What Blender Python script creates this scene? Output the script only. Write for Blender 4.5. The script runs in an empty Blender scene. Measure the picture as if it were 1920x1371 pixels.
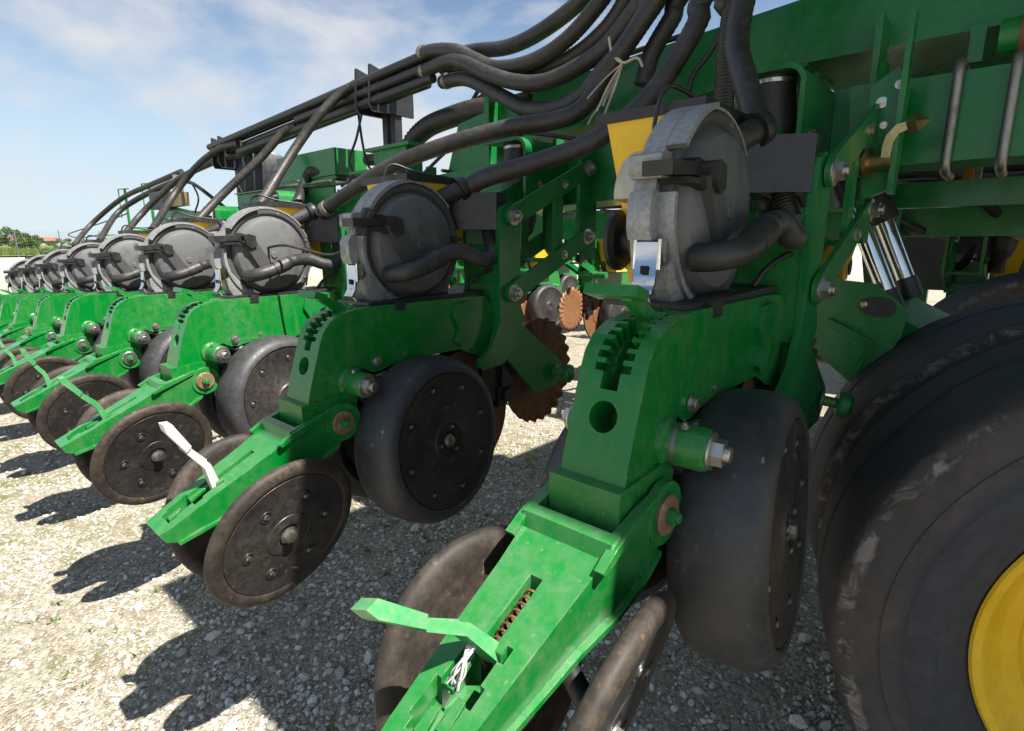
import bpy, bmesh, math, random
import numpy as np
from mathutils import Vector, Matrix, Quaternion
random.seed(7)
SC = bpy.context.scene
COL = SC.collection
R_ = math.radians

# ------------------------------------------------------------------ camera
cam_d = bpy.data.cameras.new('camera')
cam = bpy.data.objects.new('camera', cam_d)
COL.objects.link(cam)
right = Vector((0.7419, 0.6705, -0.0009)); down = Vector((0.1412, -0.1576, -0.9773)); fwd = Vector((-0.6554, 0.7250, -0.2116))
cam.matrix_world = Matrix(((right.x, -down.x, -fwd.x, 0.4876), (right.y, -down.y, -fwd.y, -1.0449),
                           (right.z, -down.z, -fwd.z, 1.1196), (0, 0, 0, 1)))
cam_d.sensor_width = 36.0
cam_d.lens = 19.732
cam_d.clip_start = 0.02
cam_d.clip_end = 4000
SC.camera = cam

# ------------------------------------------------------------------ sky, sun, exposure
TO_SUN = Vector((0.62, 0.05, 1.0)).normalized()
world = bpy.data.worlds.new('World'); SC.world = world; world.use_nodes = True
wn = world.node_tree; wn.nodes.clear()
def N(nt, typ, **kw):
    n = nt.nodes.new(typ)
    for k, v in kw.items():
        if k in n.inputs: n.inputs[k].default_value = v
        else: setattr(n, k, v)
    return n
sky = N(wn, 'ShaderNodeTexSky', sky_type='NISHITA', sun_disc=False)
sky.sun_elevation = math.asin(TO_SUN.z); sky.sun_rotation = math.atan2(TO_SUN.x, TO_SUN.y)
sky.air_density = 1.0; sky.dust_density = 0.3; sky.ozone_density = 2.0
tc = N(wn, 'ShaderNodeTexCoord'); sep = N(wn, 'ShaderNodeSeparateXYZ')
wn.links.new(tc.outputs['Generated'], sep.inputs[0])
den = N(wn, 'ShaderNodeMath', operation='ADD'); den.inputs[1].default_value = 0.16
wn.links.new(sep.outputs['Z'], den.inputs[0])
vd = N(wn, 'ShaderNodeVectorMath', operation='SCALE')
inv = N(wn, 'ShaderNodeMath', operation='DIVIDE'); inv.inputs[0].default_value = 1.0
wn.links.new(den.outputs[0], inv.inputs[1]); wn.links.new(tc.outputs['Generated'], vd.inputs[0]); wn.links.new(inv.outputs[0], vd.inputs['Scale'])
cmap = N(wn, 'ShaderNodeMapping'); cmap.inputs['Location'].default_value = (2.15, .7, .35); cmap.inputs['Scale'].default_value = (1, 1, 2.1)
wn.links.new(tc.outputs['Generated'], cmap.inputs[0])
cn = N(wn, 'ShaderNodeTexNoise', Scale=2.6, Detail=10.0, Roughness=0.54, Distortion=0.1)
wn.links.new(cmap.outputs[0], cn.inputs['Vector'])
cr = N(wn, 'ShaderNodeValToRGB')
cr.color_ramp.elements[0].position = 0.49; cr.color_ramp.elements[0].color = (0, 0, 0, 1)
cr.color_ramp.elements[1].position = 0.63; cr.color_ramp.elements[1].color = (0.85, 0.85, 0.85, 1)
wn.links.new(cn.outputs['Fac'], cr.inputs[0])
cm = N(wn, 'ShaderNodeMix', data_type='RGBA')
hz = N(wn, 'ShaderNodeMapRange', interpolation_type='SMOOTHSTEP', clamp=True); hz.inputs['From Min'].default_value = 0.0; hz.inputs['From Max'].default_value = 0.42
hz.inputs['To Min'].default_value = 0.85; hz.inputs['To Max'].default_value = 0.0
wn.links.new(sep.outputs['Z'], hz.inputs['Value'])
hm = N(wn, 'ShaderNodeMix', data_type='RGBA'); wn.links.new(hz.outputs['Result'], hm.inputs['Factor']); wn.links.new(sky.outputs[0], hm.inputs['A']); hm.inputs['B'].default_value = (4.9, 5.9, 6.7, 1)   # pale summer haze low in the sky
lo = N(wn, 'ShaderNodeMapRange', clamp=True); lo.inputs['From Min'].default_value = 0.01; lo.inputs['From Max'].default_value = 0.13
wn.links.new(sep.outputs['Z'], lo.inputs['Value'])
lm = N(wn, 'ShaderNodeMath', operation='MULTIPLY'); wn.links.new(cr.outputs[0], lm.inputs[0]); wn.links.new(lo.outputs['Result'], lm.inputs[1])
wn.links.new(lm.outputs[0], cm.inputs['Factor']); wn.links.new(hm.outputs['Result'], cm.inputs['A'])
cm.inputs['B'].default_value = (5.6, 5.65, 5.8, 1)
bg = N(wn, 'ShaderNodeBackground', Strength=0.060)
wo = N(wn, 'ShaderNodeOutputWorld')
wn.links.new(cm.outputs['Result'], bg.inputs['Color']); wn.links.new(bg.outputs[0], wo.inputs['Surface'])

sun_d = bpy.data.lights.new('sun', 'SUN'); sun_d.energy = 5.0; sun_d.angle = R_(0.53); sun_d.color = (1.0, 0.955, 0.88)
sun = bpy.data.objects.new('sun', sun_d); COL.objects.link(sun)
sun.rotation_euler = TO_SUN.to_track_quat('Z', 'Y').to_euler()
sun.location = (4, 0, 8)
SC.view_settings.view_transform = 'Standard'; SC.view_settings.look = 'None'
SC.view_settings.gamma = 1.0; SC.view_settings.use_curve_mapping = False
SC.view_settings.exposure = 1.24

# ------------------------------------------------------------------ materials
def mat_base(name):
    m = bpy.data.materials.new(name); m.use_nodes = True
    nt = m.node_tree; b = nt.nodes['Principled BSDF']
    t = N(nt, 'ShaderNodeTexCoord'); oi = N(nt, 'ShaderNodeObjectInfo')
    sc = N(nt, 'ShaderNodeMath', operation='MULTIPLY'); sc.inputs[1].default_value = 37.0
    nt.links.new(oi.outputs['Random'], sc.inputs[0])
    v = N(nt, 'ShaderNodeVectorMath', operation='ADD')
    nt.links.new(t.outputs['Object'], v.inputs[0]); nt.links.new(sc.outputs[0], v.inputs[1])
    return m, nt, b, v.outputs[0]
def noise(nt, vec, scale, detail=4.0, rough=0.6, dist=0.0, stretch=None):
    if stretch:
        mp = N(nt, 'ShaderNodeMapping'); mp.inputs['Scale'].default_value = stretch
        nt.links.new(vec, mp.inputs[0]); vec = mp.outputs[0]
    n = N(nt, 'ShaderNodeTexNoise', Scale=scale, Detail=detail, Roughness=rough, Distortion=dist)
    nt.links.new(vec, n.inputs['Vector']); return n.outputs['Fac']
def ramp(nt, fac, a, b, lo=0.0, hi=1.0):
    r = N(nt, 'ShaderNodeMapRange', clamp=True)
    r.inputs['From Min'].default_value = a; r.inputs['From Max'].default_value = b
    r.inputs['To Min'].default_value = lo; r.inputs['To Max'].default_value = hi
    nt.links.new(fac, r.inputs['Value']); return r.outputs['Result']
def mul(nt, a, b, op='MULTIPLY'):
    n = N(nt, 'ShaderNodeMath', operation=op)
    for i, q in enumerate((a, b)):
        if hasattr(q, 'is_linked'): nt.links.new(q, n.inputs[i])
        else: n.inputs[i].default_value = q
    return n.outputs[0]
def mix(nt, fac, a, b):
    n = N(nt, 'ShaderNodeMix', data_type='RGBA')
    if hasattr(fac, 'is_linked'): nt.links.new(fac, n.inputs['Factor'])
    else: n.inputs['Factor'].default_value = fac
    for k, q in (('A', a), ('B', b)):
        if hasattr(q, 'is_linked'): nt.links.new(q, n.inputs[k])
        else: n.inputs[k].default_value = (*q, 1)
    return n.outputs['Result']
def bump(nt, b, h, strength=0.2, dist=0.002):
    n = N(nt, 'ShaderNodeBump', Strength=strength, Distance=dist)
    nt.links.new(h, n.inputs['Height']); nt.links.new(n.outputs[0], b.inputs['Normal'])

def paint(name, base, rough=0.3, dust=(0.30, 0.27, 0.2), dust_amt=0.22, chip=(0.16, 0.10, 0.06), chip_at=0.70, fade=None, spec=0.38, top_sheen=.09):
    m, nt, b, v = mat_base(name)
    n1 = noise(nt, v, 5, 6, .65)
    n2 = noise(nt, v, 45, 5, .7)
    n3 = noise(nt, v, 26, 7, .72, .3)
    n4 = noise(nt, v, 30, 3, .6, 0, (1, 1, .12))
    col = mix(nt, ramp(nt, n1, .35, .7, 0, .9), base, fade or tuple(min(1, c * 1.35 + .006) for c in base))
    d = mul(nt, ramp(nt, n1, .38, .66), ramp(nt, n2, .38, .66)); d = mul(nt, d, dust_amt)
    d2 = mul(nt, ramp(nt, n4, .52, .72), dust_amt * .6)
    col = mix(nt, mul(nt, d, d2, 'MAXIMUM'), col, dust)
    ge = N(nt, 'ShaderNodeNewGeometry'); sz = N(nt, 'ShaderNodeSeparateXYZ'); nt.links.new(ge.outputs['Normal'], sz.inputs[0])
    sheen_mask = mul(nt, ramp(nt, sz.outputs['Z'], .35, .95), ramp(nt, n2, .25, .65, .25, 1.0))   # pale sky sheen painted into the colour of upward faces
    col = mix(nt, mul(nt, sheen_mask, top_sheen), col, tuple(c * .25 + d * .75 for c, d in zip(base, (.34, .40, .30))))
    vo = N(nt, 'ShaderNodeTexVoronoi', Scale=55.0); nt.links.new(v, vo.inputs['Vector'])
    sp = mul(nt, ramp(nt, vo.outputs['Distance'], .15, .09), ramp(nt, n1, .46, .54))
    col = mix(nt, mul(nt, sp, .16), col, tuple(min(1, c + .1) for c in dust))
    bv = N(nt, 'ShaderNodeBevel', samples=4); bv.inputs['Radius'].default_value = .0045
    dt = N(nt, 'ShaderNodeVectorMath', operation='DOT_PRODUCT'); nt.links.new(bv.outputs[0], dt.inputs[0]); nt.links.new(ge.outputs['Normal'], dt.inputs[1])
    pt = mul(nt, ramp(nt, dt.outputs['Value'], .985, .90), ramp(nt, n3, .50, .60))
    col = mix(nt, mul(nt, pt, .5), col, tuple(c * .45 + d * .55 for c, d in zip(base, (.36, .36, .26))))   # edges rubbed through
    sc1 = ramp(nt, noise(nt, v, 21, 3, .55, .15, (1, .10, .5)), .755, .775)
    col = mix(nt, mul(nt, sc1, .5), col, tuple(min(1, c + .12) for c in dust))        # scratches
    col = mix(nt, ramp(nt, n3, chip_at, chip_at + .02), col, chip)
    nt.links.new(col, b.inputs['Base Color'])
    nt.links.new(mul(nt, ramp(nt, n1, .3, .75, rough - .06, rough + .16), mul(nt, d, .6), 'ADD'), b.inputs['Roughness'])
    b.inputs['Specular IOR Level'].default_value = spec
    b.inputs['Coat Weight'].default_value = .12; b.inputs['Coat Roughness'].default_value = .12
    bump(nt, b, mul(nt, n2, mul(nt, ramp(nt, n3, chip_at, chip_at + .02), -1.0), 'ADD'), .10, .0012)
    return m
def rubber(name, base=(0.028, 0.028, 0.030), dust=(0.16, 0.125, 0.09), amt=.5, rough=.62, scr=True, spec=.5):
    m, nt, b, v = mat_base(name)
    n1 = noise(nt, v, 7, 6, .7); n2 = noise(nt, v, 60, 5, .75); n3 = noise(nt, v, 22, 8, .75, 1.2)
    col = mix(nt, ramp(nt, n1, .35, .7), base, tuple(c * 1.7 for c in base))
    d = mul(nt, mul(nt, ramp(nt, n1, .38, .66, .15, 1), ramp(nt, n2, .36, .68)), amt)
    col = mix(nt, d, col, dust)
    if scr:
        sf = noise(nt, v, 34, 3, .6, .2, (1, .16, 1)); sg = noise(nt, v, 34, 3, .6, .2, (.16, 1, 1))
        fl = mul(nt, ramp(nt, sf, .735, .76), ramp(nt, sg, .735, .76), 'MAXIMUM')      # straw flecks and scuffs
        col = mix(nt, mul(nt, fl, .8), col, tuple(c * 1.9 for c in dust))
        s = mul(nt, ramp(nt, n3, .62, .66), ramp(nt, n2, .45, .6))
        col = mix(nt, mul(nt, s, .6), col, tuple(c * 2.0 for c in dust))
        vo = N(nt, 'ShaderNodeTexVoronoi', Scale=48.0); nt.links.new(v, vo.inputs['Vector'])
        s2 = mul(nt, ramp(nt, vo.outputs['Distance'], .17, .11), ramp(nt, n1, .43, .52))
        col = mix(nt, mul(nt, s2, .16), col, tuple(c * 2.0 for c in dust))
    nt.links.new(col, b.inputs['Base Color'])
    nt.links.new(ramp(nt, n2, .3, .7, rough - .1, rough + .15), b.inputs['Roughness'])
    b.inputs['Specular IOR Level'].default_value = spec
    bump(nt, b, n2, .22, .0015)
    return m
def metal(name, base, rough=.35, metallic=1.0, spots=(0.2, 0.12, 0.06), amt=.3, scale=18, bscale=90, bstr=.15, grain=0):
    m, nt, b, v = mat_base(name)
    n1 = noise(nt, v, scale, 6, .7); n2 = noise(nt, v, bscale, 4, .7)
    n5 = noise(nt, v, scale * .35, 5, .6)
    col = mix(nt, ramp(nt, n1, .3, .7), base, tuple(c * .72 for c in base))
    col = mix(nt, mul(nt, ramp(nt, n5, .35, .7), .45), col, tuple(c * .5 for c in base))
    col = mix(nt, mul(nt, ramp(nt, n1, .52, .70), amt), col, spots)
    if grain: col = mix(nt, mul(nt, ramp(nt, noise(nt, v, 130, 3, .7), .45, .62), grain), col, tuple(c * .35 for c in base))
    nt.links.new(col, b.inputs['Base Color']); b.inputs['Metallic'].default_value = metallic
    nt.links.new(ramp(nt, n1, .3, .75, rough - .08, rough + .2), b.inputs['Roughness'])
    if bstr: bump(nt, b, n2, bstr, .001)
    return m
M = {}
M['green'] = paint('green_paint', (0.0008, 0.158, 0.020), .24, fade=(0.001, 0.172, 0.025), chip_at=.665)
M['green2'] = paint('green_paint_clean', (0.0008, 0.135, 0.024), .27, dust_amt=.12, chip_at=.69, top_sheen=.07)
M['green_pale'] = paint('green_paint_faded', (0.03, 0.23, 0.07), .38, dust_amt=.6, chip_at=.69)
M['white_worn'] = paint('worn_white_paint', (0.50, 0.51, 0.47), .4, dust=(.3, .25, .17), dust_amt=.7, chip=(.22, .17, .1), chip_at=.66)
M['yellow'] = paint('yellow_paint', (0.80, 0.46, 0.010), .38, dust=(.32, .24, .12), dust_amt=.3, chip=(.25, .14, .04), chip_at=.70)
M['rubber'] = rubber('tyre_rubber', (0.022, 0.0225, 0.025), (0.11, 0.095, 0.08), .4, .5)
M['rubber_brown'] = rubber('closing_wheel_rubber', (0.020, 0.0175, 0.0155), (0.19, 0.13, 0.085), .5, .6, True, .3)
M['web'] = rubber('wheel_web_plastic', (0.014, 0.0135, 0.0135), (0.12, 0.09, 0.065), .42, .45)
M['hose'] = rubber('hose_rubber', (0.018, 0.018, 0.019), (0.13, 0.11, 0.085), .45, .48, False)
M['hose_dusty'] = rubber('dusty_hose_rubber', (0.016, 0.015, 0.0145), (0.13, 0.108, 0.082), .5, .48, False)
M['black'] = rubber('black_plastic', (0.012, 0.012, 0.013), (0.10, 0.085, 0.07), .3, .42, False)
M['box_black'] = rubber('black_box_plastic', (0.012, 0.013, 0.016), (0.09, 0.08, 0.07), .2, .38, False)
M['alu'] = metal('cast_aluminium', (0.44, 0.44, 0.44), .52, .55, (.15, .14, .125), .7, 17, 210, .5, .38)
M['cover'] = metal('meter_cover_grey', (0.150, 0.152, 0.156), .40, .0, (0.055, 0.053, 0.052), .9, 8, 120, .15, .10)
M['cover_dark'] = metal('meter_cover_rim', (0.085, 0.086, 0.088), .42, .0, (0.05, 0.048, 0.046), .8, 10, 120, .15)
M['zinc'] = metal('zinc_bolt', (0.62, 0.60, 0.54), .30, .95, (.25, .16, .08), .55, 60)
M['chrome'] = metal('chrome', (0.82, 0.83, 0.84), .09, 1.0, (.5, .45, .4), .05, 20, 90, 0)
M['brass'] = metal('zinc_yellow', (0.56, 0.44, 0.20), .34, .95, (.22, .14, .07), .6, 40)
M['steel'] = metal('dull_steel', (0.36, 0.34, 0.31), .45, .85, (.2, .12, .07), .6, 30)
M['rustwasher'] = metal('rusty_washer', (0.30, 0.17, 0.10), .6, .4, (.42, .38, .32), .8, 50)
M['rust'] = metal('rusty_disc', (0.21, 0.085, 0.033), .62, .25, (.07, .035, .02), .9, 16, 120, .4)
M['rustbright'] = metal('bare_rusty_disc', (0.36, 0.17, 0.08), .5, .35, (.25, .09, .03), .8, 20)
M['tan'] = metal('brass_block', (0.55, 0.42, 0.2), .4, .8, (.4, .3, .15), .3, 30)
def simple(name, col, rough=.5, **kw):
    m, nt, b, v = mat_base(name); n1 = noise(nt, v, 30, 5)
    nt.links.new(mix(nt, ramp(nt, n1, .3, .7), col, tuple(c * .75 for c in col)), b.inputs['Base Color'])
    b.inputs['Roughness'].default_value = rough
    for k, q in kw.items(): b.inputs[k].default_value = q
    return m
M['clear'] = simple('translucent_plastic', (0.78, 0.74, 0.60), .3, **{'Transmission Weight': .25, 'IOR': 1.3})
M['rope'] = simple('frayed_rope', (0.52, 0.47, 0.37), .9)
M['orange'] = simple('orange_plastic', (0.75, 0.22, 0.02), .5)
M['label'] = simple('paper_label', (0.55, 0.53, 0.5), .7)
M['redprint'] = simple('red_print', (0.55, 0.05, 0.03), .6)
M['dark'] = simple('dark_opening', (0.008, 0.008, 0.008), .8)

# big tyre: dark tread, mud dried on the shoulder, crusted edge (own colour by distance from the axle)
def tyre_mat():
    m, nt, b, v = mat_base('big_tyre_rubber')
    t = N(nt, 'ShaderNodeTexCoord'); s = N(nt, 'ShaderNodeSeparateXYZ'); nt.links.new(t.outputs['Object'], s.inputs[0])
    cx = N(nt, 'ShaderNodeCombineXYZ'); nt.links.new(s.outputs['X'], cx.inputs[0]); nt.links.new(s.outputs['Y'], cx.inputs[1])
    ln = N(nt, 'ShaderNodeVectorMath', operation='LENGTH'); nt.links.new(cx.outputs[0], ln.inputs[0])
    rad = ln.outputs['Value']
    n1 = noise(nt, v, 7, 7, .7); n2 = noise(nt, v, 60, 6, .75); n3 = noise(nt, v, 16, 8, .75, .8)
    rj = mul(nt, rad, mul(nt, mul(nt, n1, .5, 'SUBTRACT'), .05), 'ADD')
    col = mix(nt, ramp(nt, n2, .3, .7), (0.034, 0.036, 0.042), (0.072, 0.075, 0.084))
    side = mul(nt, ramp(nt, rj, .418, .428), ramp(nt, s.outputs['Z'], -.05, -.02))
    mud = mix(nt, ramp(nt, n3, .35, .65), (0.115, 0.090, 0.075), (0.060, 0.054, 0.050))
    col = mix(nt, mul(nt, side, .7), col, mud)
    edge = mul(nt, mul(nt, ramp(nt, rj, .485, .493), ramp(nt, rj, .511, .505)), mul(nt, ramp(nt, n3, .47, .58), ramp(nt, s.outputs['Z'], -.035, -.02)))
    col = mix(nt, edge, col, (0.32, 0.285, 0.26))
    sc = ramp(nt, noise(nt, v, 38, 7, .8, 1.5), .66, .70)
    col = mix(nt, mul(nt, sc, .5), col, (.2, .19, .18))
    nt.links.new(col, b.inputs['Base Color'])
    nt.links.new(ramp(nt, n2, .3, .7, .55, .85), b.inputs['Roughness'])
    # fine cracks running round the tread
    w = noise(nt, v, 22, 7, .85, 0.4, (1, 1, 9))
    bump(nt, b, mul(nt, mul(nt, n2, .5), mul(nt, w, mul(nt, edge, .8), 'ADD'), 'ADD'), .75, .009)
    return m
M['bigtyre'] = tyre_mat()

# ------------------------------------------------------------------ mesh helpers
def finish(bm, name, m, smooth=35, bevel=0, bseg=2):
    if bevel:
        es = [e for e in bm.edges if len(e.link_faces) == 2 and e.calc_face_angle(0) > R_(28)]
        bmesh.ops.bevel(bm, geom=es, offset=bevel, segments=bseg, profile=.6, affect='EDGES', clamp_overlap=True)
    bmesh.ops.recalc_face_normals(bm, faces=bm.faces)
    me = bpy.data.meshes.new(name); bm.to_mesh(me); bm.free()
    if smooth:
        me.shade_smooth(); me.set_sharp_from_angle(angle=R_(smooth))
    if m: me.materials.append(M[m] if isinstance(m, str) else m)
    return me
def obj(name, me, parent=None, mw=None, label=None):
    o = bpy.data.objects.new(name, me); COL.objects.link(o)
    if parent: o.parent = parent
    if mw is not None: o.matrix_basis = mw
    if label: o['label'] = label
    return o
def tag(o, label, cat, group=None):
    o['label'] = label; o['category'] = cat
    if group: o['group'] = group
    return o
def empty(name, loc=(0, 0, 0), rz=0):
    o = bpy.data.objects.new(name, None); COL.objects.link(o); o.location = loc; o.rotation_euler = (0, 0, rz)
    o.empty_display_size = .1
    return o
def struct(o, kind='structure'):
    o['kind'] = kind; return o
def add_prism(bm, prof, x0, x1, axis=0):
    """polygon given in the two other axes, extruded along axis"""
    def P3(a, p):
        if axis == 0: return (a, p[0], p[1])
        if axis == 1: return (p[0], a, p[1])
        return (p[0], p[1], a)
    A = [bm.verts.new(P3(x0, p)) for p in prof]; B = [bm.verts.new(P3(x1, p)) for p in prof]
    n = len(prof)
    bm.faces.new(A); bm.faces.new(B[::-1])
    for i in range(n): bm.faces.new((A[i], A[(i + 1) % n], B[(i + 1) % n], B[i]))
def add_box(bm, a, b):
    add_prism(bm, [(a[1], a[2]), (b[1], a[2]), (b[1], b[2]), (a[1], b[2])], a[0], b[0])
def add_hexa(bm, v8):
    V = [bm.verts.new(v) for v in v8]
    for f in ((0, 3, 2, 1), (4, 5, 6, 7), (0, 1, 5, 4), (1, 2, 6, 5), (2, 3, 7, 6), (3, 0, 4, 7)): bm.faces.new([V[i] for i in f])
def basis(n):
    n = Vector(n).normalized(); a = Vector((0, 0, 1)) if abs(n.z) < .95 else Vector((0, 1, 0))
    e = a.cross(n).normalized(); g = n.cross(e)
    return e, g, n
def frame(c, n):
    e, g, n = basis(n)
    return Matrix(((e.x, g.x, n.x, c[0]), (e.y, g.y, n.y, c[1]), (e.z, g.z, n.z, c[2]), (0, 0, 0, 1)))
def add_lathe(bm, prof, segs=40, mw=None, wob=None):
    """prof: (axial, radius) along local z"""
    mw = mw or Matrix.Identity(4); rings = []
    for (a, r) in prof:
        if r < 1e-5: rings.append([bm.verts.new(mw @ Vector((0, 0, a)))])
        else: rings.append([bm.verts.new(mw @ Vector((r * math.cos(t * 2 * math.pi / segs), r * math.sin(t * 2 * math.pi / segs), a + (wob(t, r) if wob else 0)))) for t in range(segs)])
    for A, B in zip(rings, rings[1:]):
        for i in range(segs):
            j = (i + 1) % segs
            if len(A) == 1 and len(B) == 1: continue
            if len(A) == 1: bm.faces.new((A[0], B[i], B[j]))
            elif len(B) == 1: bm.faces.new((A[i], A[j], B[0]))
            else: bm.faces.new((A[i], A[j], B[j], B[i]))
def add_cyl(bm, p0, p1, r, segs=20, r1=None):
    p0 = Vector(p0); p1 = Vector(p1); L = (p1 - p0).length
    add_lathe(bm, [(0, 0), (0, r), (L, r if r1 is None else r1), (L, 0)], segs, frame(p0, p1 - p0))
def spline(pts, step):
    P = [Vector(p) for p in pts]; P = [P[0] * 2 - P[1]] + P + [P[-1] * 2 - P[-2]]
    out = []
    for i in range(1, len(P) - 2):
        for k in range(24):
            t = k / 24; a, b, c, d = P[i - 1:i + 3]
            out.append(.5 * ((2 * b) + (c - a) * t + (2 * a - 5 * b + 4 * c - d) * t * t + (3 * b - a - 3 * c + d) * t ** 3))
    out.append(P[-2])
    res = [out[0]]; acc = 0
    for a, b in zip(out, out[1:]):
        L = (b - a).length; pos = 0
        while L > 0 and acc + (L - pos) >= step:
            pos += step - acc; acc = 0; res.append(a.lerp(b, pos / L))
        acc += L - pos
    if (res[-1] - out[-1]).length > step * .3: res.append(out[-1])
    return res
def add_tube(bm, pts, r, step=.02, segs=12, rib=0.0, raw=False, taper=None):
    P = [Vector(p) for p in pts] if raw else spline(pts, step)
    if len(P) < 2: return
    t0 = (P[1] - P[0]).normalized(); e, g, _ = basis(t0); prev = t0; rings = []
    for i, p in enumerate(P):
        t = (P[min(i + 1, len(P) - 1)] - P[max(i - 1, 0)]).normalized()
        q = prev.rotation_difference(t); e = q @ e; g = q @ g; prev = t
        rr = r * (taper(i / (len(P) - 1)) if taper else 1) - (rib if i % 2 else 0)
        rings.append([bm.verts.new(p + rr * (math.cos(a) * e + math.sin(a) * g)) for a in [2 * math.pi * k / segs for k in range(segs)]])
    for A, B in zip(rings, rings[1:]):
        for i in range(segs): bm.faces.new((A[i], A[(i + 1) % segs], B[(i + 1) % segs], B[i]))
    bm.faces.new(rings[0][::-1]); bm.faces.new(rings[-1])
def tube_mesh(name, pts, r, m, **kw):
    bm = bmesh.new(); add_tube(bm, pts, r, **kw); return finish(bm, name, m, 60)
def boolean(me, cut_bm, name):
    """cut the meshes of cut_bm out of mesh me"""
    bmesh.ops.recalc_face_normals(cut_bm, faces=cut_bm.faces)
    cm_ = bpy.data.meshes.new('cutter'); cut_bm.to_mesh(cm_); cut_bm.free()
    a = bpy.data.objects.new('tmp_a', me); c = bpy.data.objects.new('tmp_c', cm_)
    COL.objects.link(a); COL.objects.link(c)
    md = a.modifiers.new('b', 'BOOLEAN'); md.operation = 'DIFFERENCE'; md.object = c; md.solver = 'EXACT'; md.use_self = True
    dg = bpy.context.evaluated_depsgraph_get(); dg.update()
    res = bpy.data.meshes.new_from_object(a.evaluated_get(dg), depsgraph=dg)
    mats = [x for x in me.materials]
    bpy.data.objects.remove(a); bpy.data.objects.remove(c)
    res.name = name; res.materials.clear()
    for x in mats: res.materials.append(x)
    return res
def smooth_me(me, ang=35):
    me.shade_smooth(); me.set_sharp_from_angle(angle=R_(ang)); return me
def bev_obj(o, w=.003, seg=2, ang=32):
    md = o.modifiers.new('edge', 'BEVEL'); md.width = w; md.segments = seg; md.limit_method = 'ANGLE'; md.angle_limit = R_(ang); md.harden_normals = False
    return o
# shared bolt meshes: unit size (across flats radius 1), along +z
def bolt_mesh(name, m, washer=True, nut=True):
    bm = bmesh.new()
    if washer: add_lathe(bm, [(-.05, 0), (-.05, 1.45), (.12, 1.45), (.14, 1.38), (.14, 0)], 24)
    pr = [(math.cos(k * math.pi / 3) * 1.05, math.sin(k * math.pi / 3) * 1.05) for k in range(6)]
    add_prism(bm, pr, .14, .95, axis=2)
    if nut:
        add_lathe(bm, [(.95, .0), (.95, .62), (1.35, .62), (1.42, .55), (1.42, 0)], 16)
    else:
        add_lathe(bm, [(.95, 0), (.95, .9), (1.02, .7), (1.04, 0)], 18)
    return finish(bm, name, m, 30)
BOLT = bolt_mesh('bolt_mesh', 'zinc'); BOLT_S = bolt_mesh('bolt_small_mesh', 'zinc', True, False)
BOLT_D = bolt_mesh('bolt_dull_mesh', 'steel', False, False); BOLT_G = bolt_mesh('bolt_green_mesh', 'green', False, True)
def bolt(parent, c, n, s, me=None, name='bolt'):
    return obj(name, me or BOLT, parent, frame(c, n) @ Matrix.Scale(s, 4))
def copy_tree(o, parent=None, skip=()):
    c = o.copy(); COL.objects.link(c); c.parent = parent
    for ch in list(o.children):
        if ch.name.split('.')[0] in skip: continue
        copy_tree(ch, c, skip)
    return c
# ------------------------------------------------------------------ row unit (x across, y forward, z up, origin on the ground under its beam)
def arc_pts(cy, cz, r, a0, a1, n):
    return [(cy + r * math.cos(R_(a0 + (a1 - a0) * k / n)), cz + r * math.sin(R_(a0 + (a1 - a0) * k / n))) for k in range(n + 1)]
def stadium(p0, p1, r, n=8):
    a = math.degrees(math.atan2(p1[1] - p0[1], p1[0] - p0[0]))
    return arc_pts(p1[0], p1[1], r, a - 90, a + 90, n) + arc_pts(p0[0], p0[1], r, a + 90, a + 270, n)
def make_beam():
    prof = [(-.512, .831), (-.504, .866), (-.482, .937), (-.473, .966), (-.464, .988), (-.447, 1.008), (-.42, 1.022), (-.385, 1.029), (-.33, 1.032), (-.03, 1.034), (.03, 1.03),
            (.06, 1.0), (.06, .865), (.02, .864), (-.01, .872), (-.07, .898), (-.19, .897), (-.29, .890), (-.325, .882), (-.345, .883), (-.37, .897), (-.39, .893), (-.405, .875), (-.42, .85), (-.43, .829)]
    bm = bmesh.new(); add_prism(bm, prof, -.046, .046)
    me = finish(bm, 'beam', 'green', 0, bevel=.006, bseg=3)
    cb = bmesh.new()
    # drilled hole in the sloping rear face
    n = Vector((0, -.95, .31)).normalized()
    c = Vector((0, -.488, .915))
    add_cyl(cb, c + n * .03, c - n * .055, .0198, 32)
    # toothed slot of the depth adjuster, following the curved edge
    line = [Vector((0, -.4755, .957)), Vector((0, -.464, .988)), Vector((0, -.447, 1.008)), Vector((0, -.42, 1.022)), Vector((0, -.385, 1.029)), Vector((0, -.345, 1.032))]
    pts = spline(line, .0165)
    def obox(p, t, hx, ht, dep):
        nn = Vector((0, -t.z, t.y)); nn = nn if nn.z > -.2 and (nn.y < 0 or nn.z > 0) else -nn
        x = Vector((hx, 0, 0)); a = p + nn * .012; b = p - nn * dep; tt = t * ht
        add_hexa(cb, [b - x - tt, b + x - tt, b + x + tt, b - x + tt, a - x - tt, a + x - tt, a + x + tt, a - x + tt])
    for i, p in enumerate(pts):
        t = (pts[min(i + 1, len(pts) - 1)] - pts[max(i - 1, 0)]).normalized()
        obox(p, t, .0121 + .0002 * (i % 2), .0105, .045 + .001 * (i % 2))
        if 0 < i: obox(p, t, .0255, .0050, .026)
    me = boolean(me, cb, 'beam')
    for vtx in me.vertices:
        k = min(1, max(0, (vtx.co.y + .46) / .16)); k = k * k * (3 - 2 * k)
        vtx.co.x *= 1 - .22 * k
    return smooth_me(me, 40)
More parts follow.
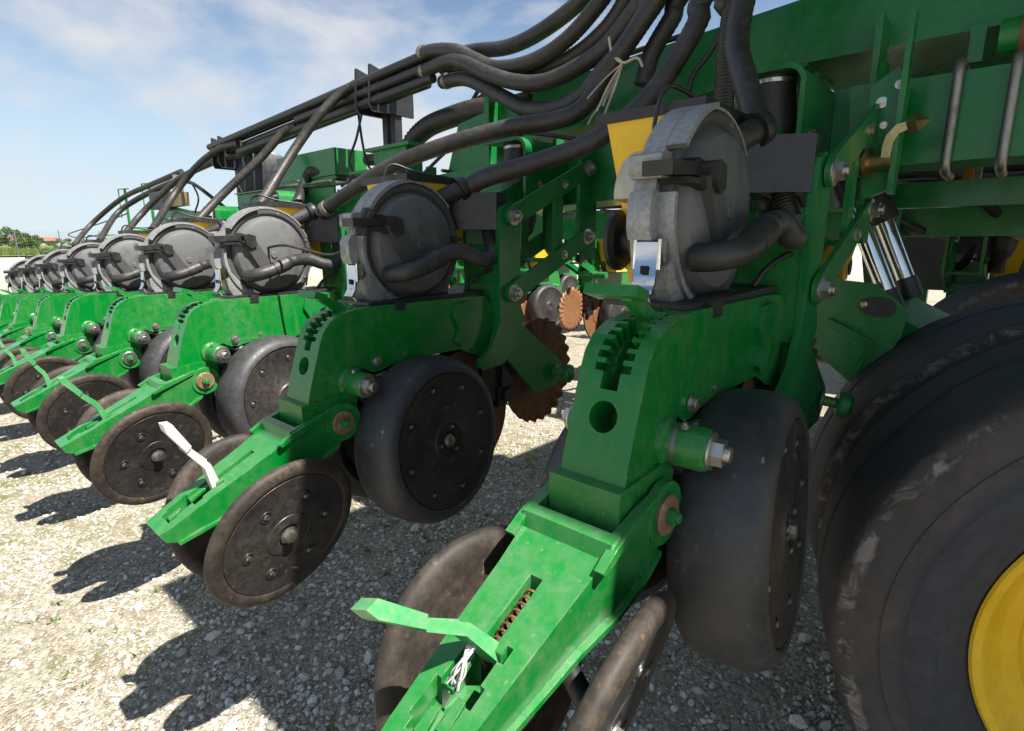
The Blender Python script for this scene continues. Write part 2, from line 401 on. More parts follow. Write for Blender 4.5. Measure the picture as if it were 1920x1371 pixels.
def make_tail():
    st = [(-.425, .765, .832, .066), (-.50, .722, .818, .066), (-.553, .704, .802, .064), (-.562, .701, .800, .064), (-.568, .699, .782, .060), (-.615, .688, .757, .055), (-.70, .662, .715, .049), (-.785, .637, .671, .042), (-.805, .643, .662, .038)]
    bm = bmesh.new(); rings = []
    for (y, zb, zt, h) in st: rings.append([bm.verts.new(p) for p in ((-h * .93, y + .010, zb), (h * .93, y + .010, zb), (h, y, zt), (-h, y, zt))])
    for A, B in zip(rings, rings[1:]):
        for i in range(4): bm.faces.new((A[i], A[(i + 1) % 4], B[(i + 1) % 4], B[i]))
    bm.faces.new(rings[0]); bm.faces.new(rings[-1][::-1])
    me = finish(bm, 'tail', 'green', 0, bevel=.009, bseg=4)
    cb = bmesh.new()
    add_hexa(cb, [(-.054, -.546, .765), (.054, -.546, .765), (.054, -.36, .70), (-.054, -.36, .70), (-.052, -.546, .9), (.052, -.546, .9), (.054, -.36, .9), (-.054, -.36, .9)])
    def slot(x0, x1, y0, y1, dep=.035, dep1=None):
        d1 = dep1 or dep
        z0 = .757 + (y0 + .615) * .51; z1 = .757 + (y1 + .615) * .51
        add_hexa(cb, [(x0, y0, z0 - dep), (x1, y0, z0 - dep), (x1, y1, z1 - d1), (x0, y1, z1 - d1), (x0, y0, z0 + .04), (x1, y0, z0 + .04), (x1, y1, z1 + .04), (x0, y1, z1 + .04)])
    slot(-.0085, .0085, -.695, -.612, .052, .062)
    slot(-.021, .0211, -.783, -.692, .024, .050)
    slot(.020, .0285, -.698, -.682, .03); slot(.020, .0275, -.742, -.722, .03)
    slot(-.0275, -.0205, -.772, -.735, .03)
    me = boolean(me, cb, 'tail')
    bm = bmesh.new(); bm.from_mesh(me)
    fl = [(-.455, .742, .066), (-.49, .720, .066), (-.545, .700, .064), (-.605, .684, .056), (-.69, .658, .049), (-.775, .633, .041)]
    for s in (-1, 1):                                   # rounded ears round the pivot, strengthening ledges, bottom flange
        a, b = sorted((s * .0545, s * .0665))
        add_prism(bm, arc_pts(-.441, .793, .041, 0, 330, 22), a, b)
        a, b = sorted((s * .058, s * .0700))
        add_prism(bm, [(-.47, .829), (-.475, .818), (-.583, .774), (-.588, .780), (-.56, .797)], a, b)
        for (y0, z0, h0), (y1, z1, h1) in zip(fl, fl[1:]):
            add_hexa(bm, [(s * (h0 - .012), y0, z0), (s * (h0 + .004), y0, z0), (s * (h1 + .004), y1, z1), (s * (h1 - .012), y1, z1), (s * (h0 - .012), y0, z0 + .007), (s * (h0 + .004), y0, z0 + .007), (s * (h1 + .004), y1, z1 + .007), (s * (h1 - .012), y1, z1 + .007)])
    # hooked tongues of the spring adjuster
    for (x0, x1, y0, y1, d) in ((-.019, -.004, -.735, -.70, .004), (.004, .018, -.765, -.735, .006), (-.017, -.003, -.775, -.752, .008)):
        z0 = .757 + (y0 + .615) * .51 - d; z1 = .757 + (y1 + .615) * .51 - d
        add_hexa(bm, [(x0, y0, z0 - .006), (x1, y0, z0 - .006), (x1 - .004, y1, z1 - .006), (x0, y1, z1 - .006), (x0, y0, z0), (x1, y0, z0), (x1 - .004, y1, z1), (x0, y1, z1)])
    return finish(bm, 'tail_arm', 'green', 40)
def wheel_tyre(prof, m, segs=64):
    bm = bmesh.new(); add_lathe(bm, prof, segs); return finish(bm, 'tyre', m, 40)
def make_unit():
    u = empty('row_unit')
    bev_obj(obj('beam', make_beam(), u), .0018, 2)
    # stepped block of the beam that sits between the tail ears, cast relief on its side
    bm = bmesh.new(); add_prism(bm, [(-.527, .842), (-.527, .79), (-.50, .775), (-.40, .75), (-.395, .84), (-.42, .85)], -.0505, .0505)
    obj('beam_foot', finish(bm, 'beam_foot', 'green', 40, .007), u)
    for s in (-1, 1):
        bm = bmesh.new(); a, b = sorted((s * .030, s * .046))
        add_prism(bm, [(-.095, .985), (-.085, 1.018), (-.04, 1.024), (.0, 1.01), (-.012, .985), (-.035, .975), (-.04, .93), (-.07, .905), (-.09, .92), (-.075, .95)], a, b)
        obj('casting_relief', finish(bm, 'casting_relief', 'green2', 45, .006), u)
    for (y, z, x) in ((-.332, .906, .041), (-.25, .912, .035)):
        bolt(u, (x, y, z), (1, 0, 0), .009 if y < -.3 else .006, BOLT_S if y < -.3 else BOLT_D, 'beam_bolt')
    # depth adjuster T handle
    bm = bmesh.new()
    add_prism(bm, [(-.385, 1.012), (-.446, 1.052), (-.450, 1.064), (-.436, 1.064), (-.385, 1.034), (-.368, 1.020)], -.0075, .0075)
    add_prism(bm, [(-.466, 1.060), (-.438, 1.052), (-.433, 1.064), (-.461, 1.073)], -.050, .024)
    add_prism(bm, [(-.40, 1.024), (-.375, 1.032), (-.35, 1.03), (-.372, 1.012), (-.398, 1.005)], -.017, .017)
    obj('depth_handle', finish(bm, 'depth_handle', 'green', 35, .0025), u)
    # ---- tail arm and closing wheels
    t = obj('tail_arm', make_tail(), u); bev_obj(t, .0016, 2)
    bm = bmesh.new(); add_lathe(bm, [(0, .010), (0, .0255), (.004, .0262), (.006, .024), (.006, .010)], 36); wash = finish(bm, 'pivot_washer', 'rustwasher', 40)
    for s in (-1, 1):
        obj('pivot_washer', wash, t, frame((s * .0666, -.444, .793), (s, 0, 0)))
        bolt(t, (s * .0715, -.444, .793), (s, 0, 0), .0105, BOLT_G, 'pivot_bolt')
    pts = [(.006 * math.cos(k * .9), -.62 - k * .0011, .742 - k * .00056 + .006 * math.sin(k * .9)) for k in range(70)]
    obj('spring', tube_mesh('spring', pts, .0016, 'rust', step=.003, segs=6), t)
    bm = bmesh.new()
    add_prism(bm, [(-.682, .708), (-.697, .758), (-.732, .803), (-.742, .798), (-.708, .752), (-.698, .702)], -.0105, .0105)
    add_prism(bm, [(-.727, .803), (-.736, .793), (-.765, .838), (-.768, .853), (-.754, .852)], -.0145, .0145)
    add_prism(bm, [(-.702, .762), (-.728, .796), (-.7295, .801), (-.701, .767)], -.0045, .0045)
    LEVER['me'] = finish(bm, 'closing_lever', 'green_pale', 35, .0022)
    obj('closing_lever', LEVER['me'], u)
    # closing wheels
    tyre = wheel_tyre([(-.014, .040), (-.014, .132), (-.0082, .134), (-.0062, .137), (-.0054, .142), (-.0056, .148), (-.0070, .1545), (-.0095, .1595), (-.015, .1625), (-.021, .1625), (-.027, .158), (-.030, .150), (-.030, .138), (-.026, .130), (-.023, .04)], 'rubber_brown')
    bm = bmesh.new(); add_lathe(bm, [(-.010, 0), (-.010, .022), (-.0072, .025), (-.0068, .043), (-.0070, .046), (-.0090, .0472), (-.0078, .049), (-.0075, .126), (-.0070, .1325), (-.0085, .1335), (-.013, .134)], 56); web = finish(bm, 'web', 'web', 30)
    bm = bmesh.new(); add_lathe(bm, [(.0, .0125), (.0030, .0115), (.0026, .0095), (.0004, .0085), (.0002, 0)], 20); cup = finish(bm, 'bolt_cup', 'black', 50)
    bm = bmesh.new(); add_lathe(bm, [(-.004, 0), (-.004, .0054), (.0030, .0054), (.0038, .004), (.0038, 0)], 12); stud = finish(bm, 'stud', 'zinc', 40)
    for s in (1, -1):
        n = Vector((s * math.cos(.132) * math.cos(-.258), math.sin(.132) * math.cos(-.258), math.sin(-.258)))
        c = Vector((s * .100, -.596, .598))
        w = obj('closing_wheel', tyre, u, frame(c, n)); obj('wheel_web', web, w)
        obj('hub_bolt', BOLT_S, w, Matrix.Translation((0, 0, -.006)) @ Matrix.Scale(.0125, 4))
        for k in range(6):
            a = k * math.pi / 3 + .35
            q = Matrix.Translation((.086 * math.cos(a), .086 * math.sin(a), -.0085))
            obj('bolt_cup', cup, w, q); obj('rim_bolt', stud, w, q @ Matrix.Translation((0, 0, .0008)))
        a0 = c - n * .02; bm = bmesh.new(); add_cyl(bm, a0, (s * .035, -.60, .655), .013, 14); obj('closing_axle', finish(bm, 'closing_axle', 'black', 40), u)
    # ---- gauge wheels
    tyre = wheel_tyre([(-.016, .10), (-.016, .166), (-.003, .169), (0.000, .173), (-.001, .180), (-.005, .189), (-.013, .198), (-.026, .205), (-.055, .209), (-.095, .208), (-.116, .201), (-.127, .187), (-.130, .165), (-.12, .15), (-.09, .14), (-.09, .1)], 'rubber', 80)
    bm = bmesh.new(); add_lathe(bm, [(-.010, 0), (-.010, .019), (-.005, .0225), (-.0045, .045), (-.0065, .0475), (-.0090, .052), (-.0100, .118), (-.0090, .153), (-.0035, .165), (-.0035, .1665), (-.010, .168)], 64); web = finish(bm, 'web', 'web', 30)
    for s in (1, -1):
        n = Vector((s * math.cos(.118) * math.cos(.083), math.sin(.118) * math.cos(.083), math.sin(.083)))
        c = Vector((s * .157, -.215, .711))
        w = obj('gauge_wheel', tyre, u, frame(c, n) @ Matrix.Scale(.972, 4)); obj('wheel_web', web, w)
        obj('hub_bolt', BOLT_S, w, Matrix.Translation((0, 0, -.0075)) @ Matrix.Scale(.0115, 4))
        for k in range(8):
            a = k * math.pi / 4 + .2
            q = Matrix.Translation((.136 * math.cos(a), .136 * math.sin(a), -.0098)) @ Matrix.Scale(.92, 4)
            obj('bolt_cup', cup, w, q); obj('rim_bolt', stud, w, q)
        for k in range(3):
            a = k * 2.094 + .6
            q = Matrix.Translation((.034 * math.cos(a), .034 * math.sin(a), -.0045)) @ Matrix.Scale(.85, 4)
            obj('bolt_cup', cup, w, q); obj('rim_bolt', stud, w, q)
        bm = bmesh.new()
        add_lathe(bm, [(-.025, 0), (-.025, .036), (.0, .033), (.004, .0265), (.010, .0262), (.0105, .0275), (.046, .0275), (.051, .026), (.054, .022), (.054, 0)], 32, frame((s * .046, -.405, .872), (s, .12, -.02)))
        g = obj('gauge_arm', finish(bm, 'gauge_arm', 'green', 35), u)
        bm = bmesh.new(); add_lathe(bm, [(0, .018), (0, .0275), (.006, .0278), (.006, .018)], 28, frame((s * .0563, -.4038, .8718), (s, .12, -.02)))
        obj('seal_ring', finish(bm, 'seal_ring', 'steel', 40), g)
        bm = bmesh.new(); add_prism(bm, stadium((-.40, .866), (-.215, .705), .022), s * .052 - .008, s * .052 + .008)
        obj('gauge_arm_lever', finish(bm, 'gauge_arm_lever', 'black', 35, .003), u)
        bolt(g, (s * .1, -.3985, .871), (s, .12, -.02), .0165, BOLT, 'arm_bolt')
        bolt(g, (s * .070, -.413, .8995), (.1, -.3, 1), .0045, BOLT, 'grease_nipple')
    bm = bmesh.new(); add_tube(bm, [(-.03, -.335, .868), (.02, -.322, .866), (.05, -.318, .874)], .009, step=.008, segs=12); obj('stop_pin', finish(bm, 'stop_pin', 'zinc', 50), u)
    # ---- opener discs, seed tube guard
    for s in (1, -1):
        bm = bmesh.new(); add_lathe(bm, [(-.0015, 0), (.004, 0), (.004, .06), (0, .065), (0, .188), (-.0015, .190), (-.002, .188), (-.002, 0)], 64)
        obj('opener_disc', finish(bm, 'opener_disc', 'rust', 30), u, frame((s * .010, -.035, .702), (s, s * .05 + .06, -.05)))
    bm = bmesh.new(); add_box(bm, (-.03, .10, .76), (.03, .15, .87)); add_box(bm, (-.022, .09, .70), (.022, .13, .76)); add_cyl(bm, (-.035, .125, .735), (.035, .125, .735), .02, 20)
    add_box(bm, (-.015, .03, .72), (.015, .12, .87))
    obj('seed_tube_guard', finish(bm, 'seed_tube_guard', 'black', 35, .004), u)
    # ---- front casting, parallel links
    for s in (1, -1):
        a, b = sorted((s * .056, s * .070))
        bm = bmesh.new()
        add_prism(bm, [(.048, 1.245), (.055, 1.264), (.085, 1.276), (.118, 1.268), (.132, 1.245), (.135, 1.0), (.152, .965), (.13, .90), (.065, .842), (-.015, .836), (-.032, .848), (-.03, .862), (.02, .90), (.05, .965)], a, b)
        obj('mount_plate', finish(bm, 'mount_plate', 'green2', 35, .0035), u)
        for nm, (p0, p1) in (('upper_link', ((.093, 1.242), (.436, 1.395))), ('lower_link', ((.094, 1.038), (.438, 1.192)))):
            a, b = sorted((s * .073, s * .083))
            bm = bmesh.new(); add_prism(bm, stadium(p0, p1, .026), a, b)
            lk = obj(nm, finish(bm, nm, 'green2', 35, .002), u)
            bolt(lk, (s * .083, *p0), (s, 0, 0), .0165, BOLT, 'link_bolt'); bolt(lk, (s * .083, *p1), (s, 0, 0), .0165, BOLT, 'link_bolt')
            q = (p0[0] * .35 + p1[0] * .65, p0[1] * .35 + p1[1] * .65); bolt(lk, (s * .083, *q), (s, 0, 0), .009, BOLT_S, 'link_bolt')
        a, b = sorted((s * .060, s * .0725))
        bm = bmesh.new(); add_prism(bm, [(.285, 1.10), (.32, 1.115), (.32, 1.345), (.285, 1.33)], a, b); obj('link_brace', finish(bm, 'link_brace', 'green2', 35, .002), u)
        bm = bmesh.new(); add_prism(bm, [(.405, 1.16), (.45, 1.12), (.4975, 1.12), (.4975, 1.50), (.455, 1.50), (.43, 1.44), (.405, 1.41)], a, b); obj('front_bracket', finish(bm, 'front_bracket', 'green2', 35, .003), u)
    bm = bmesh.new(); add_box(bm, (-.0555, .052, .94), (.0555, .062, 1.17)); add_box(bm, (-.0555, .115, .95), (.0555, .125, 1.06)); obj('cross_web', finish(bm, 'cross_web', 'green2', 35, .002), u)
    bm = bmesh.new(); add_box(bm, (-.0725, .27, 1.115), (.0725, .335, 1.127)); obj('spring_seat', finish(bm, 'spring_seat', 'green2', 35, .002), u)
    bm2 = bmesh.new(); add_cyl(bm2, (.0555, .115, 1.03), (-.175, .115, 1.03), .024, 24); obj('cross_tube', finish(bm2, 'cross_tube', 'green2', 40), u)
    # ---- down force air spring on its bracket
    prof = [(-.20, 1.474), (-.07, 1.474)] + [(-.07 + .03 * math.sin(a), 1.444 + .03 * math.cos(a)) for a in (.3, .7, 1.1, 1.4)] + [(-.04, 1.30), (-.03, 1.30)] + [(-.07 + .04 * math.sin(a), 1.444 + .04 * math.cos(a)) for a in (1.4, 1.1, .7, .3)] + [(-.07, 1.484), (-.20, 1.484)]
    bm = bmesh.new(); add_prism(bm, prof, .27, .4955, axis=1); obj('air_spring_bracket', finish(bm, 'air_spring_bracket', 'green2', 40, .002), u)
    bm = bmesh.new(); add_lathe(bm, [(1.128, 0), (1.128, .030), (1.19, .032), (1.205, .046), (1.24, .057), (1.30, .058), (1.38, .055), (1.425, .048), (1.455, .045), (1.4735, .045), (1.4735, 0)], 32, Matrix.Translation((-.115, .335, 0)))
    s_ = obj('air_spring', finish(bm, 'air_spring', 'hose_dusty', 50), u)
    bm = bmesh.new(); add_lathe(bm, [(1.458, .044), (1.458, .0475), (1.466, .0478), (1.466, .044)], 32, Matrix.Translation((-.115, .335, 0))); obj('clamp_ring', finish(bm, 'clamp_ring', 'zinc', 40), s_)
    bolt(u, (-.0295, .34, 1.35), (1, 0, 0), .009, BOLT_S, 'bracket_bolt')
    # ---- seed meter
    cy, cz = -.165, 1.166
    prof = [(-.295, 1.034), (-.310, 1.05), (-.318, 1.09), (-.327, 1.135), (-.322, 1.19)] + arc_pts(cy, cz, .158, 165, -35, 26) + [(-.045, 1.034)]
    bm = bmesh.new(); add_prism(bm, prof, -.070, -.036)
    h = obj('meter_housing', finish(bm, 'meter_housing', 'alu', 40, .005, 2), u)
    bm = bmesh.new()
    add_prism(bm, [(-.300, 1.0345), (-.314, 1.06), (-.318, 1.09), (-.30, 1.11), (-.255, 1.055), (-.215, 1.036)], -.0355, -.012)
    add_prism(bm, [(-.337, 1.125), (-.343, 1.14), (-.343, 1.175), (-.335, 1.19), (-.32, 1.19), (-.32, 1.125)], -.066, -.03)
    add_prism(bm, [(-.336, 1.206), (-.34, 1.214), (-.338, 1.236), (-.325, 1.24), (-.31, 1.24), (-.31, 1.206)], -.068, -.02)
    obj('housing_rib', finish(bm, 'housing_rib', 'alu', 40, .004), h)
    bm = bmesh.new()                                  # clamping bow over the upper edge of the cover
    A = arc_pts(cy, cz, .1487, 102, 147, 14); B = arc_pts(cy, cz, .1575, 147, 102, 14)
    add_prism(bm, A + B, -.0355, -.007)
    A = arc_pts(cy, cz, .1487, 40, 102.5, 16); B = arc_pts(cy, cz, .1530, 102.5, 40, 16)
    add_prism(bm, A + B, -.0355, -.017)
    A = arc_pts(cy, cz, .1485, 172, 262, 20); B = arc_pts(cy, cz, .157, 262, 172, 20)
    add_prism(bm, A + B, -.0355, -.006)
    obj('clamp_bow', finish(bm, 'clamp_bow', 'alu', 40, .003), h)
    bm = bmesh.new()
    add_lathe(bm, [(.012, 0), (.012, .126), (.016, .124), (.024, .119), (.031, .113), (.034, .104), (.042, .05), (.0425, .012), (.046, .010), (.046, 0)], 72, frame((-.0355, cy, cz), (1, 0, 0)))
    cv = obj('meter_cover', finish(bm, 'meter_cover', 'cover', 28), u)
    bm = bmesh.new(); add_lathe(bm, [(0, 0), (0, .1475), (.014, .1475), (.018, .145), (.0185, .135), (.016, .131), (.0115, .128), (.0115, 0)], 72, frame((-.0355, cy, cz), (1, 0, 0)))
    obj('cover_rim', finish(bm, 'cover_rim', 'cover_dark', 28), cv)
    for k in range(5):                                # screws round the edge
        a = R_((20, -35, -80, -125, 75)[k]); bolt(cv, (-.0185, cy + .138 * math.cos(a), cz + .138 * math.sin(a)), (1, 0, 0), .0042, BOLT_D, 'cover_screw')
    bm = bmesh.new()                                  # moulded channel from the latch down to the suction elbow, and the notch lip
    add_prism(bm, [(-.268, 1.210), (-.234, 1.226), (-.178, 1.135), (-.212, 1.112)], -.006, .0165)
    obj('cover_channel', finish(bm, 'cover_channel', 'cover_dark', 40, .006, 3), cv)
    bm = bmesh.new(); add_prism(bm, [(-.061, 1.176), (-.028, 1.176), (-.028, 1.186), (-.061, 1.189)], -.012, .013)
    obj('cover_notch', finish(bm, 'cover_notch', 'black', 40, .003), cv)
    bm = bmesh.new()
    add_prism(bm, [(-.348, 1.207), (-.350, 1.226), (-.29, 1.228), (-.272, 1.236), (-.252, 1.232), (-.240, 1.217), (-.26, 1.205), (-.275, 1.212)], -.042, .002)
    add_prism(bm, [(-.322, 1.199), (-.320, 1.206), (-.275, 1.207), (-.258, 1.196), (-.265, 1.192), (-.285, 1.200)], -.03, .010)
    add_prism(bm, [(-.266, 1.227), (-.250, 1.233), (-.229, 1.227), (-.226, 1.195), (-.245, 1.188), (-.259, 1.199)], .000, .024)
    obj('cover_latch', finish(bm, 'cover_latch', 'black', 45, .0075, 3), cv)
    bm = bmesh.new()
    add_prism(bm, [(-.3285, 1.122), (-.334, 1.122), (-.3395, 1.067), (-.349, 1.052), (-.3455, 1.050), (-.336, 1.065)], -.054, -.020)
    add_prism(bm, [(-.334, 1.126), (-.318, 1.126), (-.318, 1.096), (-.334, 1.085)], -.0205, -.016)
    add_prism(bm, [(-.334, 1.126), (-.318, 1.126), (-.318, 1.096), (-.334, 1.085)], -.058, -.0535)
    obj('spring_clip', finish(bm, 'spring_clip', 'chrome', 35, .0012), h)
    bm = bmesh.new(); add_box(bm, (-.042, -.3415, 1.079), (-.032, -.3355, 1.09)); obj('clip_window', finish(bm, 'clip_window', 'dark', 35), h)
    obj('clip_rod', tube_mesh('clip_rod', [(-.036, -.338, 1.07), (-.036, -.335, 1.05), (-.030, -.325, 1.03)], .0032, 'zinc', step=.01, segs=10), h)
    bm = bmesh.new(); add_prism(bm, [(-.335, 1.0325), (-.335, 1.039), (.03, 1.046), (.03, 1.035)], -.105, .026); add_box(bm, (.014, -.272, 1.018), (.040, -.245, 1.041))
    obj('meter_gasket', finish(bm, 'meter_gasket', 'black', 35, .002), u)
    # suction elbow and corrugated hose
    bm = bmesh.new(); add_tube(bm, [(-.005, -.256, 1.100), (.022, -.252, 1.101), (.044, -.236, 1.106), (.052, -.205, 1.115), (.054, -.165, 1.131)], .0205, step=.006, segs=20)
    add_tube(bm, [(.0535, -.19, 1.121), (.055, -.145, 1.139)], .0228, step=.01, segs=20)
    obj('suction_elbow', finish(bm, 'suction_elbow', 'hose', 60), u)
    obj('suction_hose', tube_mesh('suction_hose', [(.0545, -.15, 1.137), (.055, -.12, 1.148), (.055, -.07, 1.150), (.052, -.01, 1.132), (.045, .035, 1.132), (.03, .062, 1.155), (.01, .07, 1.20), (0, .075, 1.26)], .0205, 'hose', step=.0031, segs=16, rib=.0022), u)
    # hopper, drive, control box
    bm = bmesh.new(); add_hexa(bm, [(-.19, -.13, 1.13), (-.085, -.13, 1.13), (-.085, .05, 1.13), (-.19, .05, 1.13), (-.225, -.155, 1.325), (-.055, -.155, 1.325), (-.055, .11, 1.325), (-.225, .11, 1.325)])
    add_prism(bm, [(-.16, 1.18), (-.12, 1.05), (.0, 1.05), (.03, 1.18)], -.19, -.1)
    hp = obj('hopper', finish(bm, 'hopper', 'yellow', 35, .010, 3), u)
    bm = bmesh.new(); add_prism(bm, [(-.245, -.16), (-.045, -.16), (-.045, .12), (-.245, .12)], 1.324, 1.341, axis=2); obj('hopper_rim', finish(bm, 'hopper_rim', 'black', 35, .006, 3), hp)
    bm = bmesh.new(); add_prism(bm, [(-.205, 1.186), (-.235, 1.190)] + arc_pts(-.155, 1.19, .082, 175, 85, 10) + [(-.148, 1.186)], -.155, -.0715)
    obj('sight_window', finish(bm, 'sight_window', 'clear', 40, .004), hp)
    bm = bmesh.new(); f = frame((-.071, -.15, 1.125), (-1, -.08, 0))
    add_lathe(bm, [(0, 0), (0, .018), (.03, .018), (.03, .036), (.055, .038), (.058, .030), (.064, .030), (.066, .040), (.082, .040), (.084, .022), (.105, .022), (.107, .044), (.115, .052), (.123, .052), (.125, .044), (.118, .03), (.118, 0)], 36, f)
    obj('meter_drive', finish(bm, 'meter_drive', 'black', 35), u)
    bm = bmesh.new(); add_hexa(bm, [(-.06, .045, 1.206), (.068, .045, 1.208), (.068, .056, 1.208), (-.06, .085, 1.206), (-.05, -.012, 1.298), (.06, .052, 1.304), (.06, .064, 1.304), (-.05, .08, 1.298)])
    bmesh.ops.delete(bm, geom=bm.verts[:], context='VERTS')
    add_prism(bm, [(-.045, -.02), (.062, .046), (.056, .090), (-.06, .085)], 1.207, 1.302, axis=2)
    obj('control_box', finish(bm, 'control_box', 'box_black', 35, .004), u)
    bm = bmesh.new(); add_tube(bm, [(-.06, -.10, 1.265), (-.045, -.06, 1.283), (-.021, .0, 1.312)], .0215, step=.01, segs=20)
    pst = obj('hose_port', finish(bm, 'hose_port', 'hose', 60), u)
    bm = bmesh.new(); add_lathe(bm, [(-.010, .0205), (-.010, .030), (-.004, .031), (.008, .031), (.012, .029), (.012, .0205)], 28, frame((-.021, .0, 1.312), (.024, .06, .03)))
    obj('hose_coupling', finish(bm, 'hose_coupling', 'black', 35), pst)
    # ---- fluted coulter
    NW = 25
    def wob(t, r): return .0045 * math.sin(t * 2 * math.pi / 6) * max(0, (r - .085) / .08)
    bm = bmesh.new(); add_lathe(bm, [(0, .0), (0, .06), (0, .085), (0, .11), (0, .135), (0, .166)], 150, None, wob)
    for vtx in bm.verts:
        r = vtx.co.xy.length
        if r > .16:
            a = math.atan2(vtx.co.y, vtx.co.x); k = 1 + .018 * math.sin(a * NW); vtx.co.x *= k; vtx.co.y *= k
    me = finish(bm, 'coulter_blade', 'rust', 60)
    cb_ = obj('coulter_blade', me, u, frame((.008, .292, .776), (1, .03, 0))); md = cb_.modifiers.new('thick', 'SOLIDIFY'); md.thickness = .004; md.offset = 0
    bm = bmesh.new(); add_prism(bm, [(.12, .95), (.155, .945), (.355, .800), (.358, .765), (.325, .728), (.225, .722), (.075, .87), (.07, .93)], .042, .053)
    add_prism(bm, [(.07, .87), (.10, .86), (.15, .945), (.08, .95)], -.04, .042)
    ca = obj('coulter_arm', finish(bm, 'coulter_arm', 'green2', 35, .003), u)
    bm = bmesh.new(); add_lathe(bm, [(0, 0), (0, .02), (.006, .02), (.008, .012), (.032, .011), (.034, .026), (.044, .030), (.056, .028), (.064, .018), (.066, 0)], 26, frame((.053, .318, .778), (1, .25, -.12)))
    obj('coulter_hub', finish(bm, 'coulter_hub', 'green2', 35), ca)
    obj('sensor_cable', tube_mesh('sensor_cable', [(.0, -.015, 1.046), (.012, .005, 1.075), (.03, .04, 1.098), (.045, .07, 1.10), (.04, .12, 1.08), (0, .2, 1.06)], .005, 'black', step=.012, segs=8), u)
    obj('hopper_cable', tube_mesh('hopper_cable', [(-.12, -.175, 1.25), (-.12, -.178, 1.31), (-.11, -.16, 1.365), (-.08, -.10, 1.35), (-.05, -.02, 1.34)], .0035, 'black', step=.012, segs=8), u)
    return u
LEVER = {}
PROTO = make_unit()
# ------------------------------------------------------------------ ground
def vnoise(x, y, f, seed):
    rs = np.random.RandomState(seed); T = rs.rand(256, 256)
    X = x * f; Y = y * f; xi = np.floor(X).astype(int); yi = np.floor(Y).astype(int)
    fx = X - xi; fy = Y - yi; fx = fx * fx * (3 - 2 * fx); fy = fy * fy * (3 - 2 * fy)
    g = lambda a, b: T[a % 256, b % 256]
    return (g(xi, yi) * (1 - fx) + g(xi + 1, yi) * fx) * (1 - fy) + (g(xi, yi + 1) * (1 - fx) + g(xi + 1, yi + 1) * fx) * fy - .5
def ground_h(x, y):
    near = np.exp(-(np.hypot(x + 1, y - .5) / 9.0) ** 2)
    return (.018 * vnoise(x, y, 1.7, 1) + .010 * vnoise(x, y, 6, 2) + .006 * vnoise(x, y, 17, 3) + .005 * vnoise(x, y, 42, 4)) * near + .12 * vnoise(x, y, .06, 5) * (1 - near) * np.clip(np.hypot(x, y) / 40, 0, 1) - .006
def axis_pts(a, b, step, far):
    c = list(np.arange(a, b, step)); s = step; q = b
    while q < far: c.append(q); s *= 1.16; q += s
    c.append(far); s = step; q = a - step; l = []
    while q > -far: l.append(q); s *= 1.16; q -= s
    l.append(-far)
    return np.array(l[::-1] + c)
def ground_material():
    m, nt, b, v = mat_base('gravel')
    t = N(nt, 'ShaderNodeTexCoord'); v = t.outputs['Object']
    vo = N(nt, 'ShaderNodeTexVoronoi', Scale=95.0); nt.links.new(v, vo.inputs['Vector'])
    vo2 = N(nt, 'ShaderNodeTexVoronoi', Scale=230.0); nt.links.new(v, vo2.inputs['Vector'])
    hs = N(nt, 'ShaderNodeSeparateColor'); nt.links.new(vo.outputs['Color'], hs.inputs[0])
    hs2 = N(nt, 'ShaderNodeSeparateColor'); nt.links.new(vo2.outputs['Color'], hs2.inputs[0])
    n1 = noise(nt, v, 1.6, 7, .65); n2 = noise(nt, v, 14, 6, .7)
    col = mix(nt, hs.outputs[0], (0.17, 0.145, 0.10), (0.52, 0.475, 0.38))
    col = mix(nt, mul(nt, hs2.outputs[1], .55), col, (0.30, 0.255, 0.18))
    col = mix(nt, mul(nt, ramp(nt, n2, .5, .72), .6), col, (0.17, 0.13, 0.07))
    moss = mul(nt, mul(nt, ramp(nt, n1, .50, .60), ramp(nt, n2, .40, .58)), .85)
    col = mix(nt, moss, col, (0.13, 0.135, 0.035))
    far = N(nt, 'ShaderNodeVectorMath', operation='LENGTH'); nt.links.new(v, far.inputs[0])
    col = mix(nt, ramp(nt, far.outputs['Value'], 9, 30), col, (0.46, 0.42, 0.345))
    nt.links.new(col, b.inputs['Base Color']); b.inputs['Roughness'].default_value = .92
    h = mul(nt, mul(nt, vo.outputs['Distance'], -1.0), mul(nt, vo2.outputs['Distance'], -.4), 'ADD')
    bump(nt, b, mul(nt, h, mul(nt, n2, .5), 'ADD'), .8, .012)
    return m
M['gravel'] = ground_material()
def stone_material():
    m, nt, b, v = mat_base('loose_stone')
    at_ = N(nt, 'ShaderNodeAttribute', attribute_name='tone'); t = N(nt, 'ShaderNodeTexCoord')
    n1 = noise(nt, t.outputs['Object'], 160, 4, .7)
    col = mix(nt, at_.outputs['Fac'], (0.25, 0.23, 0.19), (0.72, 0.69, 0.61))
    col = mix(nt, mul(nt, ramp(nt, n1, .4, .7), .35), col, (0.26, 0.22, 0.17))
    nt.links.new(col, b.inputs['Base Color']); b.inputs['Roughness'].default_value = .88
    bump(nt, b, n1, .3, .002)
    return m
M['stone'] = stone_material()
xs = axis_pts(-3.6, 1.4, .02, 900); ys = axis_pts(-1.2, 2.3, .02, 900)
GX, GY = np.meshgrid(xs, ys); GZ = ground_h(GX, GY)
nx, ny = len(xs), len(ys)
idx = np.arange(nx * ny).reshape(ny, nx)
q = np.stack([idx[:-1, :-1], idx[:-1, 1:], idx[1:, 1:], idx[1:, :-1]], -1).reshape(-1, 4)
